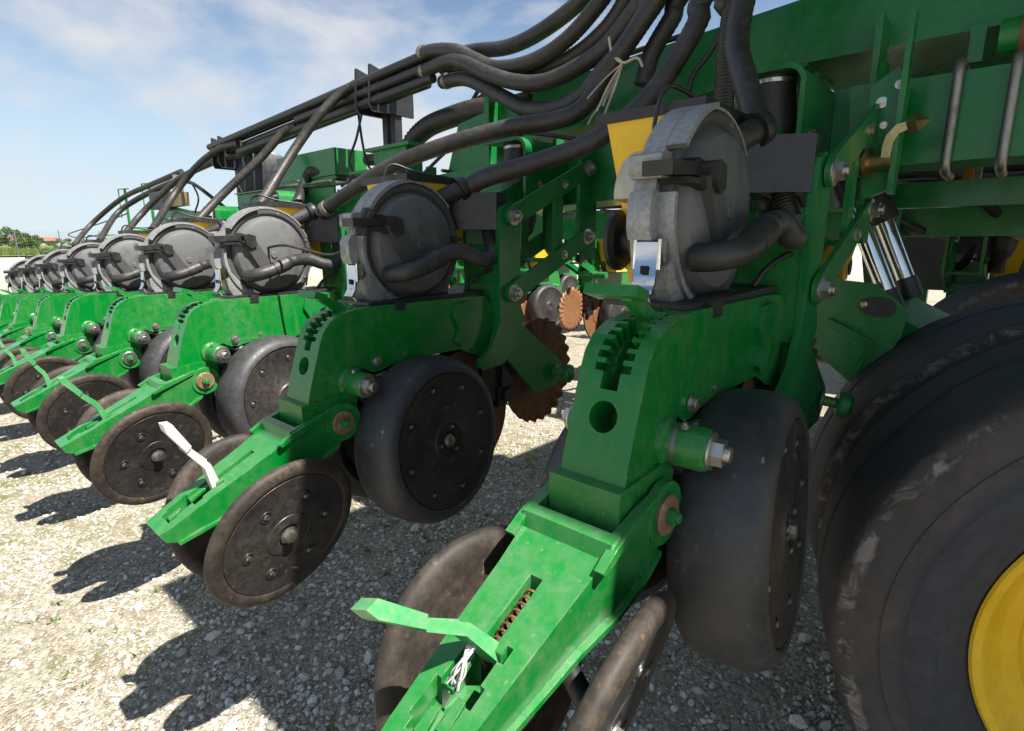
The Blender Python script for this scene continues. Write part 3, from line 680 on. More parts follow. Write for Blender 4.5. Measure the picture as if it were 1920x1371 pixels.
def np_mesh(name, V, F, k, m, smooth=True):
    me = bpy.data.meshes.new(name)
    me.vertices.add(len(V)); me.vertices.foreach_set('co', V.astype(np.float32).ravel())
    me.loops.add(F.size); me.loops.foreach_set('vertex_index', F.astype(np.int32).ravel())
    me.polygons.add(len(F)); me.polygons.foreach_set('loop_start', np.arange(0, F.size, k, dtype=np.int32))
    me.polygons.foreach_set('use_smooth', np.full(len(F), smooth))
    me.update(calc_edges=True); me.validate()
    me.materials.append(M[m]); return me
struct(obj('ground', np_mesh('ground', np.stack([GX, GY, GZ], -1).reshape(-1, 3), q, 4, 'gravel')))
# loose stones on the gravel
def stones(n, xr, yr, smin, smax, power, seed, name, label, polar=None):
    rs = np.random.RandomState(seed)
    bm = bmesh.new(); bmesh.ops.create_icosphere(bm, subdivisions=1, radius=1.0)
    bv = np.array([v.co[:] for v in bm.verts]); bf = np.array([[v.index for v in f.verts] for f in bm.faces]); bm.free()
    if polar:                                           # thicker towards the place the picture is taken from, thinning with distance
        r = polar[0] + (polar[1] - polar[0]) * rs.rand(n) ** 1.15; a = rs.uniform(*polar[2:], n)
        x = .49 + r * np.cos(a); y = -1.04 + r * np.sin(a)
    else:
        x = rs.uniform(*xr, n); y = rs.uniform(*yr, n)
    keep = vnoise(x, y, 2.3, 11) + vnoise(x, y, 7, 12) * .6 + rs.uniform(-.5, .5, n) * .9 > -.22
    x = x[keep]; y = y[keep]; n = len(x)
    s = smin * (smax / smin) ** (rs.rand(n) ** power)
    V = bv[None] * (1 + .28 * (rs.rand(n, len(bv), 1) - .5) * 2) * rs.uniform(.6, 1.25, (n, 1, 3)) * np.array([1, 1, .72]) * s[:, None, None]
    a = rs.uniform(0, 6.28, n); c, si = np.cos(a), np.sin(a)
    tx = V[..., 0] * c[:, None] - V[..., 1] * si[:, None]; ty = V[..., 0] * si[:, None] + V[..., 1] * c[:, None]
    tz = V[..., 2] + (V[..., 0] * rs.uniform(-.4, .4, (n, 1)))
    P = np.stack([tx + x[:, None], ty + y[:, None], tz + ground_h(x, y)[:, None] + (s * .25)[:, None]], -1)
    F = (bf[None] + (np.arange(n) * len(bv))[:, None, None]).reshape(-1, 3)
    me = np_mesh(name, P.reshape(-1, 3), F, 3, 'stone', False)
    at_ = me.attributes.new('tone', 'FLOAT', 'POINT')
    at_.data.foreach_set('value', np.repeat(np.clip(rs.normal(.58, .26, n), 0, 1), len(bv)).astype(np.float32))
    o = obj(name, me); o['kind'] = 'stuff'; o['label'] = label; o['category'] = 'gravel'
    return o
stones(78000, None, None, .0024, .0105, 2.5, 3, 'loose_gravel', 'small loose pale stones covering the yard around the planter', polar=(.55, 4.2, 1.45, 3.32))
stones(11000, (-6.0, -1.2), (-1.2, 3.0), .004, .013, 2.0, 4, 'scattered_gravel', 'pale gravel stones further back in the yard')
stones(420, (-1.2, .5), (-.7, .75), .009, .025, 2.4, 5, 'coarse_stones', 'larger grey stones lying in the shade near the camera')
# weeds
def weeds():
    rs = random.Random(5); bm = bmesh.new()
    for k in range(130):
        cx = rs.uniform(-3.2, .3); cy = rs.uniform(-1.0, 2.2)
        if rs.random() > .5: cx = rs.uniform(-1.6, -.4); cy = rs.uniform(-.9, .6)
        h0 = float(ground_h(np.array([cx]), np.array([cy]))[0])
        for j in range(rs.randint(5, 12)):
            a = rs.uniform(0, 6.28); L = rs.uniform(.006, .02); w = rs.uniform(.0012, .0026); r0 = rs.uniform(0, .016)
            b0 = Vector((cx + r0 * math.cos(a * 2.3), cy + r0 * math.sin(a * 2.3), h0)); d = Vector((math.cos(a), math.sin(a), rs.uniform(.6, 1.6))).normalized() * L
            s = Vector((-math.sin(a), math.cos(a), 0)) * w
            bm.faces.new([bm.verts.new(p) for p in (b0 - s, b0 + s, b0 + d * .6 + s * 1.3, b0 + d, b0 + d * .6 - s * 1.3)])
    m = simple('weed_green', (0.075, 0.13, 0.025), .7); M['weed'] = m
    o = obj('weeds', finish(bm, 'weeds', 'weed', 0)); o['kind'] = 'stuff'; o['label'] = 'tiny green weeds growing through the gravel'; o['category'] = 'weeds'
weeds()

# ------------------------------------------------------------------ place the row units
DZ = [0, -.050, -.081, -.112, -.150, -.193, -.236, -.283, -.330]
DY = [0, .015, .006, -.002, -.006, -.008, -.008, -.008, -.008, -.008]
UL = ['nearest green planter row unit, with yellow hopper, beside the big tyre',
      'second row unit, carrying the worn whitish closing lever, left of the nearest one',
      'third row unit from the camera, first one fully in sunlight',
      'fourth row unit from the camera, with pale round meter cover in sun',
      'fifth row unit from the camera, sunlit, with zinc pivot washer',
      'sixth row unit from the camera along the sunlit left row', 'seventh row unit from the camera along the sunlit left row',
      'eighth row unit from the camera near the left picture edge', 'ninth and farthest row unit, smallest, at the left picture edge',
      ]
zw = [m for m in bpy.data.meshes if m.name == 'pivot_washer'][0].copy(); zw.materials.clear(); zw.materials.append(M['zinc'])
lever_white = LEVER['me'].copy(); lever_white.materials.clear(); lever_white.materials.append(M['white_worn'])
lever_rust = LEVER['me'].copy(); lever_rust.materials.clear(); lever_rust.materials.append(M['green_pale'])
UNITS = []; TA = [0, 0, -1.6, -.8, -2.2, .6, -1.5, -.4, -1.8]
for i in range(9):
    u = PROTO if i == 0 else copy_tree(PROTO, None, () if i < 6 else ('bolt_cup', 'grease_nipple', 'clip_window', 'spring', 'stop_pin'))
    u.location = (.133 - .762 * i, DY[i], DZ[i])
    tag(u, UL[i], 'row unit', 'planter row units')
    UNITS.append(u)
for i, u in enumerate(UNITS):
    rs = random.Random(i)
    for ch in u.children:
        nm = ch.name.split('.')[0]
        if nm == 'closing_lever':
            if i == 1: ch.data = lever_white; ch['label'] = 'worn whitish closing lever'
            if i == 0:
                ch.matrix_basis = Matrix.Translation((0, -.69, .72)) @ Matrix.Rotation(R_(-24), 4, 'Y') @ Matrix.Rotation(R_(22), 4, 'X') @ Matrix.Translation((0, .69, -.72))
            elif i > 1: ch.matrix_basis = Matrix.Translation((0, -.69, .72)) @ Matrix.Rotation(R_(rs.uniform(-8, 8)), 4, 'X') @ Matrix.Translation((0, .69, -.72))
        if nm == 'tail_arm' and i in (3, 4, 5):
            for g in ch.children:
                if g.name.startswith('pivot_washer'): g.data = zw
        if nm in ('tail_arm', 'closing_lever', 'closing_wheel', 'closing_axle'):
            ch.matrix_basis = Matrix.Translation((0, -.444, .793)) @ Matrix.Rotation(R_(TA[i]), 4, 'X') @ Matrix.Translation((0, .444, -.793)) @ ch.matrix_basis
        if nm in ('gauge_wheel', 'closing_wheel') and i:
            ch.matrix_basis = ch.matrix_basis @ Matrix.Rotation(rs.uniform(0, 6.28), 4, 'Z')

# ------------------------------------------------------------------ toolbars and frame
def wing_dz(x): return -.05 - .046 * (-.629 - x) if x < -.629 else -.05 + (x + .629) * .0656
def tube_beam(name, x0, x1, y0, y1, zb0, zt0, zb1, zt1, m='green2', bevel=.012, parent=None):
    bm = bmesh.new(); add_hexa(bm, [(x0, y0, zb0), (x1, y0, zb1), (x1, y1, zb1), (x0, y1, zb0), (x0, y0, zt0), (x1, y0, zt1), (x1, y1, zt1), (x0, y1, zt0)])
    return obj(name, finish(bm, name, m, 35, bevel, 3), parent)
wt = empty('wing_toolbar', (0, 0, 0))
tag(wt, 'long green square toolbar tube carrying the receding row units', 'toolbar')
tube_beam('toolbar_tube', -6.5, -.30, .5005, .675, 1.29 + wing_dz(-6.5), 1.465 + wing_dz(-6.5), 1.29 + wing_dz(-.30), 1.465 + wing_dz(-.30), parent=wt)
for i in range(1, 9):
    X = .133 - .762 * i
    bm = bmesh.new()
    for s in (-.12, .12):
        z0, z1 = 1.28 + DZ[i], 1.475 + DZ[i]
        add_tube(bm, [(X + s, .47, z0 - .01), (X + s, .485, z0 - .012), (X + s, .69, z0 - .012)], .007, step=.03, segs=8)
        add_tube(bm, [(X + s, .49, z1 + .008), (X + s, .69, z1 + .008)], .007, step=.03, segs=8)
    obj('clamp_bolt', finish(bm, 'clamp_bolt', 'steel', 50), wt)
ct = empty('centre_toolbar'); tag(ct, 'dark green square toolbar tube at upper right with steel U-bolts', 'toolbar')
tube_beam('toolbar_tube', -.285, 2.7, .5005, .675, 1.29, 1.465, 1.29, 1.465, parent=ct)
for x in (.33, .42, .75):
    obj('u_bolt', tube_mesh('u_bolt', [(x, .60, 1.482), (x, .51, 1.482), (x, .487, 1.47), (x, .485, 1.40), (x, .485, 1.30), (x, .487, 1.275), (x, .51, 1.268), (x, .60, 1.266)], .0095, 'steel', step=.012, segs=12), ct)
for (a, b) in ((.49, .495), (.68, .686)): bm = bmesh.new(); add_box(bm, (-.35, a, 1.27), (-.24, b, 1.48)); obj('hinge_plate', finish(bm, 'hinge_plate', 'green2', 35, .0015), ct)
fb = empty('frame_beam'); tag(fb, 'big green frame beam passing overhead above the toolbar', 'frame beam')
tube_beam('beam_tube', -1.02, .02, .55, .80, 1.465, 1.625, 1.545, 1.70, parent=fb, bevel=.02)
tube_beam('beam_tube', .0, 2.7, .548, 1.25, 1.552, 1.80, 1.552, 1.80, parent=fb, bevel=.02)
bm = bmesh.new(); add_prism(bm, [(.50, 1.40), (.82, 1.40), (.82, 1.655), (.50, 1.645)], -1.045, -1.021)
add_prism(bm, [(-1.30, 1.36), (-1.045, 1.38), (-1.045, 1.60), (-1.22, 1.57)], .535, .547, axis=1)
obj('end_plate', finish(bm, 'end_plate', 'green2', 35, .003), fb)
bm = bmesh.new(); add_box(bm, (.175, .47, 1.20), (.187, .549, 1.60)); add_prism(bm, [(.16, 1.25), (.176, 1.25), (.19, 1.46), (.14, 1.46)], .46, .469, axis=1); obj('gusset', finish(bm, 'gusset', 'green2', 35, .002), fb)
bm = bmesh.new(); add_box(bm, (.335, .53, 1.485), (.36, .547, 1.553)); obj('weld_tab', finish(bm, 'weld_tab', 'green2', 35, .002), fb)
bm = bmesh.new(); add_cyl(bm, (.385, .50, 1.515), (.50, .50, 1.515), .032, 28); p = obj('pivot_pipe', finish(bm, 'pivot_pipe', 'green2', 40), fb)
bm = bmesh.new(); add_cyl(bm, (.415, .50, 1.515), (.50, .50, 1.515), .0335, 28); obj('rusty_collar', finish(bm, 'rusty_collar', 'rust', 40), p)
tube_beam('lower_rail', -.05, 2.7, .80, .86, 1.212, 1.275, 1.212, 1.275, parent=fb, bevel=.006)
for x in (.95, 2.2): tube_beam('strut', x, x + .08, .60, .82, 1.20, 1.60, 1.20, 1.60, parent=fb, bevel=.006)
# crank bracket right of the nearest unit
cb0 = empty('crank_bracket'); tag(cb0, 'green lift bracket with gold zinc crank handle, right of the nearest meter', 'bracket')
bm = bmesh.new(); add_prism(bm, [(.20, 1.21), (.262, 1.235), (.262, 1.43), (.24, 1.47), (.195, 1.44)], .395, .406, axis=1); obj('bracket_plate', finish(bm, 'bracket_plate', 'green2', 35, .002), cb0)
bm = bmesh.new(); add_prism(bm, [(.252, 1.22), (.262, 1.22), (.262, 1.56), (.252, 1.56)], .36, .395, axis=1); obj('bracket_flange', finish(bm, 'bracket_flange', 'green2', 35, .0015), cb0)
bm = bmesh.new(); add_lathe(bm, [(0, 0), (0, .028), (.006, .028), (.007, .023), (.011, .023), (.012, .030), (.018, .030), (.020, .017), (.060, .017), (.060, 0)], 30, frame((.196, .375, 1.285), (1, -.12, 0))); obj('crank_hub', finish(bm, 'crank_hub', 'brass', 35), cb0)
bm = bmesh.new(); add_prism(bm, [(.236, 1.290), (.252, 1.290), (.254, 1.318), (.262, 1.334), (.282, 1.342), (.282, 1.356), (.256, 1.352), (.240, 1.332), (.236, 1.312)], .352, .364, axis=1); obj('crank_arm', finish(bm, 'crank_arm', 'brass', 35, .002), cb0)
bm = bmesh.new(); add_lathe(bm, [(0, 0), (0, .019), (.016, .019), (.036, .0)], 4, frame((.276, .357, 1.350), (1, -.15, .1))); obj('pointed_nut', finish(bm, 'pointed_nut', 'brass', 20), cb0)
for (x, z, s) in ((.218, 1.405, .0075), (.226, 1.36, .005), (.245, 1.435, .006)): bolt(cb0, (x, .3945, z), (.2, -1, 0), s, BOLT, 'bracket_bolt')

# ------------------------------------------------------------------ seed tube rack and hoses
rk = empty('tube_rack', (-1.70, .5, 0)); tag(rk, 'black rack of long parallel seed tubes on posts above the toolbar', 'tube rack')
def rk_part(name, me): o = obj(name, me, rk); o.matrix_basis = Matrix.Translation((1.70, -.5, 0)); return o
for (x, zt) in ((-1.70, 1.83), (-3.30, 1.74)):
    bm = bmesh.new(); zb = 1.465 + wing_dz(x)
    add_box(bm, (x - .045, .56, zb), (x - .010, .60, zt - .02)); add_box(bm, (x + .018, .56, zb), (x + .045, .60, zt - .02)); add_box(bm, (x - .08, .52, zb), (x + .08, .64, zb + .014))
    rk_part('rack_post', finish(bm, 'rack_post', 'box_black', 35, .002))
    bm = bmesh.new()
    for (a, b) in ((-.06, -.045), (.04, .055)): add_prism(bm, [(.43, zt - .135), (.445, zt - .16), (.66, zt - .16), (.66, zt - .04), (.44, zt + .02)], x + a, x + b)
    rk_part('rack_clamp', finish(bm, 'rack_clamp', 'box_black', 35, .002))
TUBES = [(.45, 0.0), (.45, -.045), (.45, -.09), (.50, .004), (.50, -.04), (.50, -.085), (.55, -.02), (.55, -.065)]
for k, (y, dz) in enumerate(TUBES):
    xl = [-3.42, -2.3, -3.0, -3.45, -3.4, -3.48, -3.5, -3.5][k]
    rk_part('seed_tube', tube_mesh('seed_tube', [(-1.20 - .03 * k, y, 1.802 + dz + .016), (xl, y, 1.802 + dz + .016 + (xl + 1.2) * .047)], .0185, 'black', step=.4, segs=12))
def hose(name, pts, r, label, m='hose_dusty', rib=.0011, step=.0065, clamps=(), group='black seed and air hoses'):
    o = obj(name, tube_mesh(name, pts, r, m, step=step, segs=14, rib=rib)); tag(o, label, 'hose', group)
    for c, d in clamps:
        bm = bmesh.new(); add_lathe(bm, [(-.008, r * .9), (-.008, r * 1.13), (.008, r * 1.13), (.008, r * .9)], 20, frame(c, d)); obj('hose_clamp', finish(bm, 'hose_clamp', 'steel', 40), o)
    return o
T2 = (.22, .34, 2.20)
UP = lambda dx, dy=0: [(-.02 + dx, .36 + dy, 1.98), (.12 + dx, .36 + dy, 2.2)]
hose('air_hose', [(-1.3695, 0.0100, 1.2215), (-1.3223, 0.0300, 1.2526), (-1.0547, 0.0700, 1.3511), (-0.8452, 0.1200, 1.4011), (-0.6329, 0.1800, 1.4340), (-0.5071, 0.2200, 1.4410), (-0.4354, 0.2500, 1.4658), (-0.3903, 0.2800, 1.5382), (-0.3042, 0.3100, 1.6550), (-0.2636, 0.3200, 1.7087), (-0.2381, 0.3300, 1.7730)] + UP(.02), .0245, 'ribbed black hose running from the third meter up to the top centre', clamps=[((-1.3419, 0.0200, 1.2388), (.6, .2, .35))])
hose('air_hose', [(-0.6529, 0.0150, 1.2545), (-0.6357, 0.0300, 1.2680), (-0.5917, 0.0500, 1.2892), (-0.4830, 0.1000, 1.3174), (-0.3490, 0.1500, 1.3559), (-0.2591, 0.2000, 1.4163), (-0.2082, 0.2400, 1.4839), (-0.1730, 0.2700, 1.5539), (-0.1433, 0.2900, 1.6220), (-0.1320, 0.3000, 1.6793)] + UP(.12), .0245, 'nearest long black hose sweeping from the second meter up past the rope', m='hose')
hose('air_hose', [(-1.3277, 0.4500, 1.8254), (-1.2210, 0.4400, 1.8121), (-1.1047, 0.4300, 1.7823), (-1.0043, 0.4200, 1.7328), (-0.8925, 0.4100, 1.6845), (-0.7482, 0.4100, 1.6739), (-0.6108, 0.4100, 1.7060), (-0.4914, 0.4100, 1.7809), (-0.4237, 0.4100, 1.8528)] + UP(-.2, .04), .0235, 'upper hose leaving the tube rack in an S-bend', clamps=[((-1.3151, 0.4500, 1.8247), (1, 0, 0))])
hose('air_hose', [(-1.4144, 0.5500, 1.8304), (-1.2448, 0.5400, 1.8194), (-1.1268, 0.5300, 1.8095), (-0.9431, 0.5200, 1.7828), (-0.7780, 0.5000, 1.7904), (-0.6251, 0.5000, 1.8405), (-0.5516, 0.5000, 1.9053)] + UP(-.28, .1), .0255, 'highest thick hose against the sky at the top centre')
hose('air_hose', [(-1.2622, 0.5000, 1.7715), (-1.1062, 0.4900, 1.7435), (-0.9172, 0.4700, 1.6885), (-0.7636, 0.4600, 1.6611), (-0.6080, 0.4500, 1.6727), (-0.4991, 0.4500, 1.7204), (-0.4375, 0.4500, 1.7783), (-0.3981, 0.4500, 1.8455)] + UP(-.14, .06), .0245, 'middle thick hose in the bundle at top centre')
hose('air_hose', [(-1.3251, 0.4500, 1.7563), (-1.1618, 0.4300, 1.7609), (-1.0492, 0.4100, 1.7311), (-0.9220, 0.3900, 1.6698), (-0.7770, 0.3700, 1.6131), (-0.6533, 0.3600, 1.5895), (-0.5411, 0.3600, 1.6047), (-0.4462, 0.3600, 1.6359), (-0.3792, 0.3600, 1.6855), (-0.3362, 0.3600, 1.7270), (-0.2966, 0.3600, 1.7880)] + UP(-.08, .02), .0245, 'dusty hose humping out of the lower rack tubes', clamps=[((-1.3060, 0.4500, 1.7583), (1, 0, .3))])
hose('air_hose', [(-1.2415, 0.4800, 1.7155), (-1.0929, 0.4500, 1.6943), (-0.9749, 0.4200, 1.6473), (-0.8527, 0.4000, 1.5857), (-0.7391, 0.3800, 1.5317), (-0.6178, 0.3600, 1.5105), (-0.5150, 0.3500, 1.5231), (-0.4374, 0.3400, 1.5704), (-0.3644, 0.3400, 1.6257), (-0.3095, 0.3400, 1.6906), (-0.2731, 0.3400, 1.7634)] + UP(-.03, 0), .0245, 'lowest sagging hose of the bundle, above the end plate', clamps=[((-1.2118, 0.4750, 1.7131), (1, 0, 0))])
hose('air_hose', [(-0.3222, 0.3600, 1.5239), (-0.3058, 0.3700, 1.5990), (-0.2567, 0.3800, 1.6764), (-0.2278, 0.3800, 1.7283)] + UP(.07, .03), .024, 'short thick hose behind the rope at the top', m='hose')
hose('air_hose', [(0.0927, 0.0400, 1.3236), (0.0790, 0.0600, 1.3581), (0.0437, 0.1000, 1.4212), (0.0086, 0.1400, 1.4927), (-0.0061, 0.1800, 1.5631), (-0.0040, 0.2000, 1.6253), (-0.0003, 0.2200, 1.7150), (.16, .28, 2.2)], .0235, 'smooth black hose rising from the nearest hopper', m='hose')
hose('vacuum_hose', [(-0.0126, 0.1600, 1.3418), (-0.0321, 0.1900, 1.4214), (-0.0457, 0.2200, 1.5122), (-0.0493, 0.2400, 1.5995), (-0.0511, 0.2500, 1.6829), (.2, .33, 2.2)], .021, 'corrugated black hose standing behind the nearest hopper', m='hose', rib=.0025, step=.004)
# hoses from the rack down to the hoppers of the receding units
for pts, lab in (([(-1.7822, 0.4600, 1.7978), (-1.8401, 0.4200, 1.7637), (-1.8912, 0.3400, 1.6716), (-1.9296, 0.2400, 1.5323), (-1.9108, 0.1200, 1.3785), (-1.8462, 0.0000, 1.2457)], 'long ribbed hose dropping from the rack post to the third hopper'),
                 ([(-2.3273, 0.4600, 1.6996), (-2.3982, 0.4200, 1.6678), (-2.4554, 0.3200, 1.5427), (-2.5267, 0.1400, 1.3553), (-2.5134, 0.0000, 1.2179)], 'dusty hose dropping from the rack to the fourth hopper'),
                 ([(-3.0107, 0.4600, 1.6955), (-3.2155, 0.4400, 1.6857), (-3.3628, 0.3800, 1.6200), (-3.4792, 0.3000, 1.5031), (-3.4644, 0.2000, 1.3758), (-3.2398, 0.0200, 1.1976)], 'hose curving down from the rack end to the fifth hopper'),
                 ([(-3.1809, 0.5000, 1.6461), (-3.4092, 0.4600, 1.6260), (-3.8148, 0.4000, 1.5585), (-3.9536, 0.3000, 1.4465), (-4.0164, 0.1800, 1.3076), (-3.8645, 0.0200, 1.1609)], 'hose curving down to the sixth hopper'),
                 ([(-3.9855, 0.5000, 1.5901), (-4.3290, 0.4200, 1.5273), (-4.6426, 0.3400, 1.4519), (-4.7335, 0.2200, 1.3440), (-4.4304, 0.0200, 1.1431)], 'hose arching over to the seventh hopper'),
                 ([(-4.2472, 0.5500, 1.6443), (-4.8105, 0.5000, 1.5839), (-5.3141, 0.4200, 1.5030), (-5.6142, 0.2500, 1.3032), (-5.4051, 0.0500, 1.1126)], 'longest arching hose, reaching the eighth hopper at far left')):
    hose('seed_hose', pts, .0205, lab, rib=.0012, step=.008)
hose('vacuum_hose', [(-1.9872, 0.5000, 1.4373), (-2.1937, 0.4600, 1.4699), (-2.2296, 0.4400, 1.4382), (-2.1748, 0.3600, 1.3292), (-2.0339, 0.2500, 1.2623)], .027, 'corrugated elbow hose behind the third hopper', m='hose', rib=.003, step=.005)
hose('vacuum_hose', [(-1.5398, 0.5500, 1.4728), (-1.5412, 0.5600, 1.5389), (-1.4509, 0.5700, 1.5931), (-1.3119, 0.5800, 1.6168), (-1.1648, 0.6000, 1.6283), (-1.0163, 0.6200, 1.6097)], .042, 'wide grey corrugated hose beside the end plate', rib=.004, step=.008)
hose('vacuum_hose', [(-0.7671, 0.4200, 1.5928), (-0.7867, 0.4300, 1.5532), (-0.8095, 0.4300, 1.4998), (-0.8239, 0.4200, 1.4092), (-0.8298, 0.4000, 1.3236)], .019, 'corrugated hose hanging beside the second air spring', m='hose', rib=.0028, step=.005)
hose('vacuum_hose', [(-1.8122, 0.5200, 1.4953), (-1.6150, 0.4800, 1.4727), (-1.4648, 0.4400, 1.4173), (-1.4022, 0.4000, 1.3539)], .026, 'black elbow hose below the rack post', m='hose')
hose('cable', [(-0.0847, 0.3000, 1.6031), (-0.1194, 0.3000, 1.5452), (-0.1550, 0.3000, 1.5069), (-0.1628, 0.3000, 1.4677), (-0.1372, 0.3000, 1.4403), (-0.0737, 0.3000, 1.4363)], .006, 'thin looping black cable left of the corrugated hose', m='black', rib=0, step=.012, group='thin cables')
hose('cable', [(-1.2278, 0.3000, 1.3254), (-1.1341, 0.3000, 1.3735), (-0.9919, 0.3000, 1.4382), (-0.8174, 0.3000, 1.4619), (-0.6597, 0.3200, 1.4422), (-0.4989, 0.3400, 1.4082)], .006, 'thin black cable running above the second meter', m='black', rib=0, step=.012, group='thin cables')
hose('cable', [(-1.4301, -0.1800, 1.1039), (-1.2969, -0.1700, 1.1163), (-1.1992, -0.1500, 1.1032), (-1.0949, -0.1200, 1.0876), (-1.0062, -0.1000, 1.1132)], .0042, 'thin grey cable bridging the third and second meters', m='hose_dusty', rib=0, step=.012, group='thin cables')
for k in range(4):
    hose('hydraulic_line', [[(-0.3159, 0.6200, 1.7130), (-0.3145, 0.6200, 1.6932), (-0.3131, 0.6200, 1.6734), (-0.3117, 0.6200, 1.6535)][k], [(-0.6837, 0.6200, 1.6871), (-0.6830, 0.6200, 1.6659), (-0.6823, 0.6200, 1.6446), (-0.6816, 0.6200, 1.6232)][k], [(-1.0163, 0.6200, 1.6520), (-1.0163, 0.6200, 1.6300), (-1.0163, 0.6200, 1.6078), (-1.0164, 0.6200, 1.5856)][k], [(-1.1689, 0.6200, 1.7089), (-1.1694, 0.6200, 1.6822), (-1.1698, 0.6200, 1.6554), (-1.1703, 0.6200, 1.6285)][k], [(-1.2447, 0.6200, 1.6532), (-1.2453, 0.6200, 1.6295), (-1.2459, 0.6200, 1.6058), (-1.2465, 0.6200, 1.5820)][k]], .008, ['topmost', 'second', 'third', 'lowest'][k] + ' thin black hydraulic line on the frame beam', m='black', rib=0, step=.03, group='hydraulic lines')
for k, (pts, lab) in enumerate((([(-3.9392, 0.4600, 1.5832), (-3.7518, 0.4400, 1.5160), (-3.6122, 0.4200, 1.4146), (-3.6507, 0.4000, 1.3204)], 'thin dark cable below the valve on the wing'),
        ([(-1.7589, 0.4700, 1.6947), (-1.8056, 0.4600, 1.5785), (-1.8553, 0.4500, 1.4921), (-1.8171, 0.4400, 1.4193), (-1.8866, 0.4200, 1.3765)], 'thin dark cable hanging under the rack post'),
        ([(-1.8239, 0.4900, 1.6853), (-1.7881, 0.4800, 1.5566), (-1.7408, 0.4700, 1.4611), (-1.6294, 0.4500, 1.3949)], 'pale sleeved cable beside the rack post'),
        ([(-2.7900, 0.4000, 1.3708), (-2.4640, 0.4000, 1.4072), (-2.1368, 0.4000, 1.3913), (-1.8852, 0.4200, 1.3881), (-1.6621, 0.4400, 1.3965)], 'dark cable running along the wing plate'),
        ([(-5.1290, 0.4000, 1.3727), (-5.7299, 0.3800, 1.3234), (-6.4513, 0.3600, 1.2756), (-7.1326, 0.3400, 1.2217), (-6.6320, 0.3400, 1.1846), (-5.8904, 0.3600, 1.2078)], 'black cable loop sticking out at far left'),
        ([(0.0855, 0.1000, 1.2145), (0.1028, 0.1400, 1.2060), (0.1232, 0.2000, 1.2186), (0.1265, 0.2500, 1.1972)], 'black cable with teal end below the nearest control box'))):
    hose('cable', pts, .0055, lab, m='black', rib=0, step=.015, group='thin cables')
# frayed rope tied round the hoses
bm = bmesh.new(); rr = random.Random(3)
p0 = Vector((-0.3285, 0.2700, 1.5594)); p1 = Vector((-0.3798, 0.2400, 1.4420))
add_tube(bm, [(-0.3846, 0.2900, 1.6343), (-0.3670, 0.2800, 1.5913), (-0.3254, 0.2650, 1.5577), (-0.2884, 0.2700, 1.5635), (-0.2784, 0.2800, 1.5434)], .0035, step=.01, segs=7)
add_tube(bm, [(-0.3791, 0.2800, 1.5788), (-0.3444, 0.2700, 1.5722), (-0.3254, 0.2650, 1.5577)], .003, step=.01, segs=7)
for k in range(9):
    e_ = p1 + Vector((rr.uniform(-.04, .03), rr.uniform(-.02, .02), rr.uniform(-.04, .05))); m_ = p0.lerp(e_, .5) + Vector((rr.uniform(-.012, .012), rr.uniform(-.01, .01), rr.uniform(-.01, .01)))
    add_tube(bm, [p0, m_, e_], .0021, step=.012, segs=6)
tag(obj('frayed_rope', finish(bm, 'frayed_rope', 'rope', 60)), 'frayed pale rope tied round the black hoses at top centre', 'rope')
# twist of wire and rag on the nearest tail
bm = bmesh.new()
for k in range(9): add_tube(bm, [(.132 + rr.uniform(-.003, .003), -.703, .726), (.130 + rr.uniform(-.006, .006), -.712, .724 + rr.uniform(-.003, .003)), (.127 + rr.uniform(-.009, .009), -.722 - rr.uniform(0, .008), .709 + rr.uniform(-.008, .006)), (.125 + rr.uniform(-.011, .011), -.728 - rr.uniform(0, .012), .694 + rr.uniform(-.008, .006))], .0011, step=.005, segs=5)
tag(obj('cable_tie', finish(bm, 'cable_tie', 'label', 50)), 'white frayed tie on the nearest tail arm, below its lever', 'tie')

# ------------------------------------------------------------------ boxes and valves on the wing
def boxthing(name, label, cat, parts):
    t = empty(name); tag(t, label, cat)
    for nm, m, a, b, bev in parts:
        bm = bmesh.new(); add_box(bm, a, b); obj(nm, finish(bm, nm, m, 35, bev, 2), t)
    return t
boxthing('wing_box', 'open green sheet metal box on the wing, left of the rack post', 'box', [('box_side', 'green', (-2.55, .45, 1.44), (-1.98, .456, 1.56), .001), ('box_end', 'green', (-1.984, .457, 1.44), (-1.976, .62, 1.56), .001), ('box_back', 'green', (-2.55, .62, 1.44), (-1.98, .626, 1.56), .001), ('box_floor', 'green2', (-2.55, .457, 1.425), (-1.99, .62, 1.438), .001)])
boxthing('wing_bracket', 'green bracket block beside the foot of the rack post', 'bracket', [('bracket_body', 'green', (-1.62, .42, 1.36), (-1.40, .50, 1.50), .006), ('bracket_top', 'green', (-1.66, .40, 1.50), (-1.36, .50, 1.512), .002)])
boxthing('wing_plate', 'long green plate along the wing below the open box', 'plate', [('plate_face', 'green', (-3.0, .42, 1.31), (-1.95, .43, 1.40), .002), ('plate_lip', 'green', (-3.0, .40, 1.402), (-1.95, .43, 1.408), .001)])
vb = empty('valve_block'); tag(vb, 'black pressure valve with red print on green bracket, wing left part', 'valve')
bm = bmesh.new(); add_prism(bm, [(-4.55, 1.18), (-4.55, 1.50), (-4.40, 1.52), (-4.30, 1.40), (-3.90, 1.35), (-3.6, 1.33), (-3.6, 1.20)], .46, .47, axis=1); obj('valve_bracket', finish(bm, 'valve_bracket', 'green', 35, .002), vb)
bm = bmesh.new(); add_box(bm, (-4.40, .36, 1.37), (-4.12, .458, 1.49)); obj('valve_body', finish(bm, 'valve_body', 'black', 35, .015, 3), vb)
bm = bmesh.new(); add_box(bm, (-4.33, .357, 1.425), (-4.22, .3595, 1.455)); obj('valve_print', finish(bm, 'valve_print', 'redprint', 35), vb)
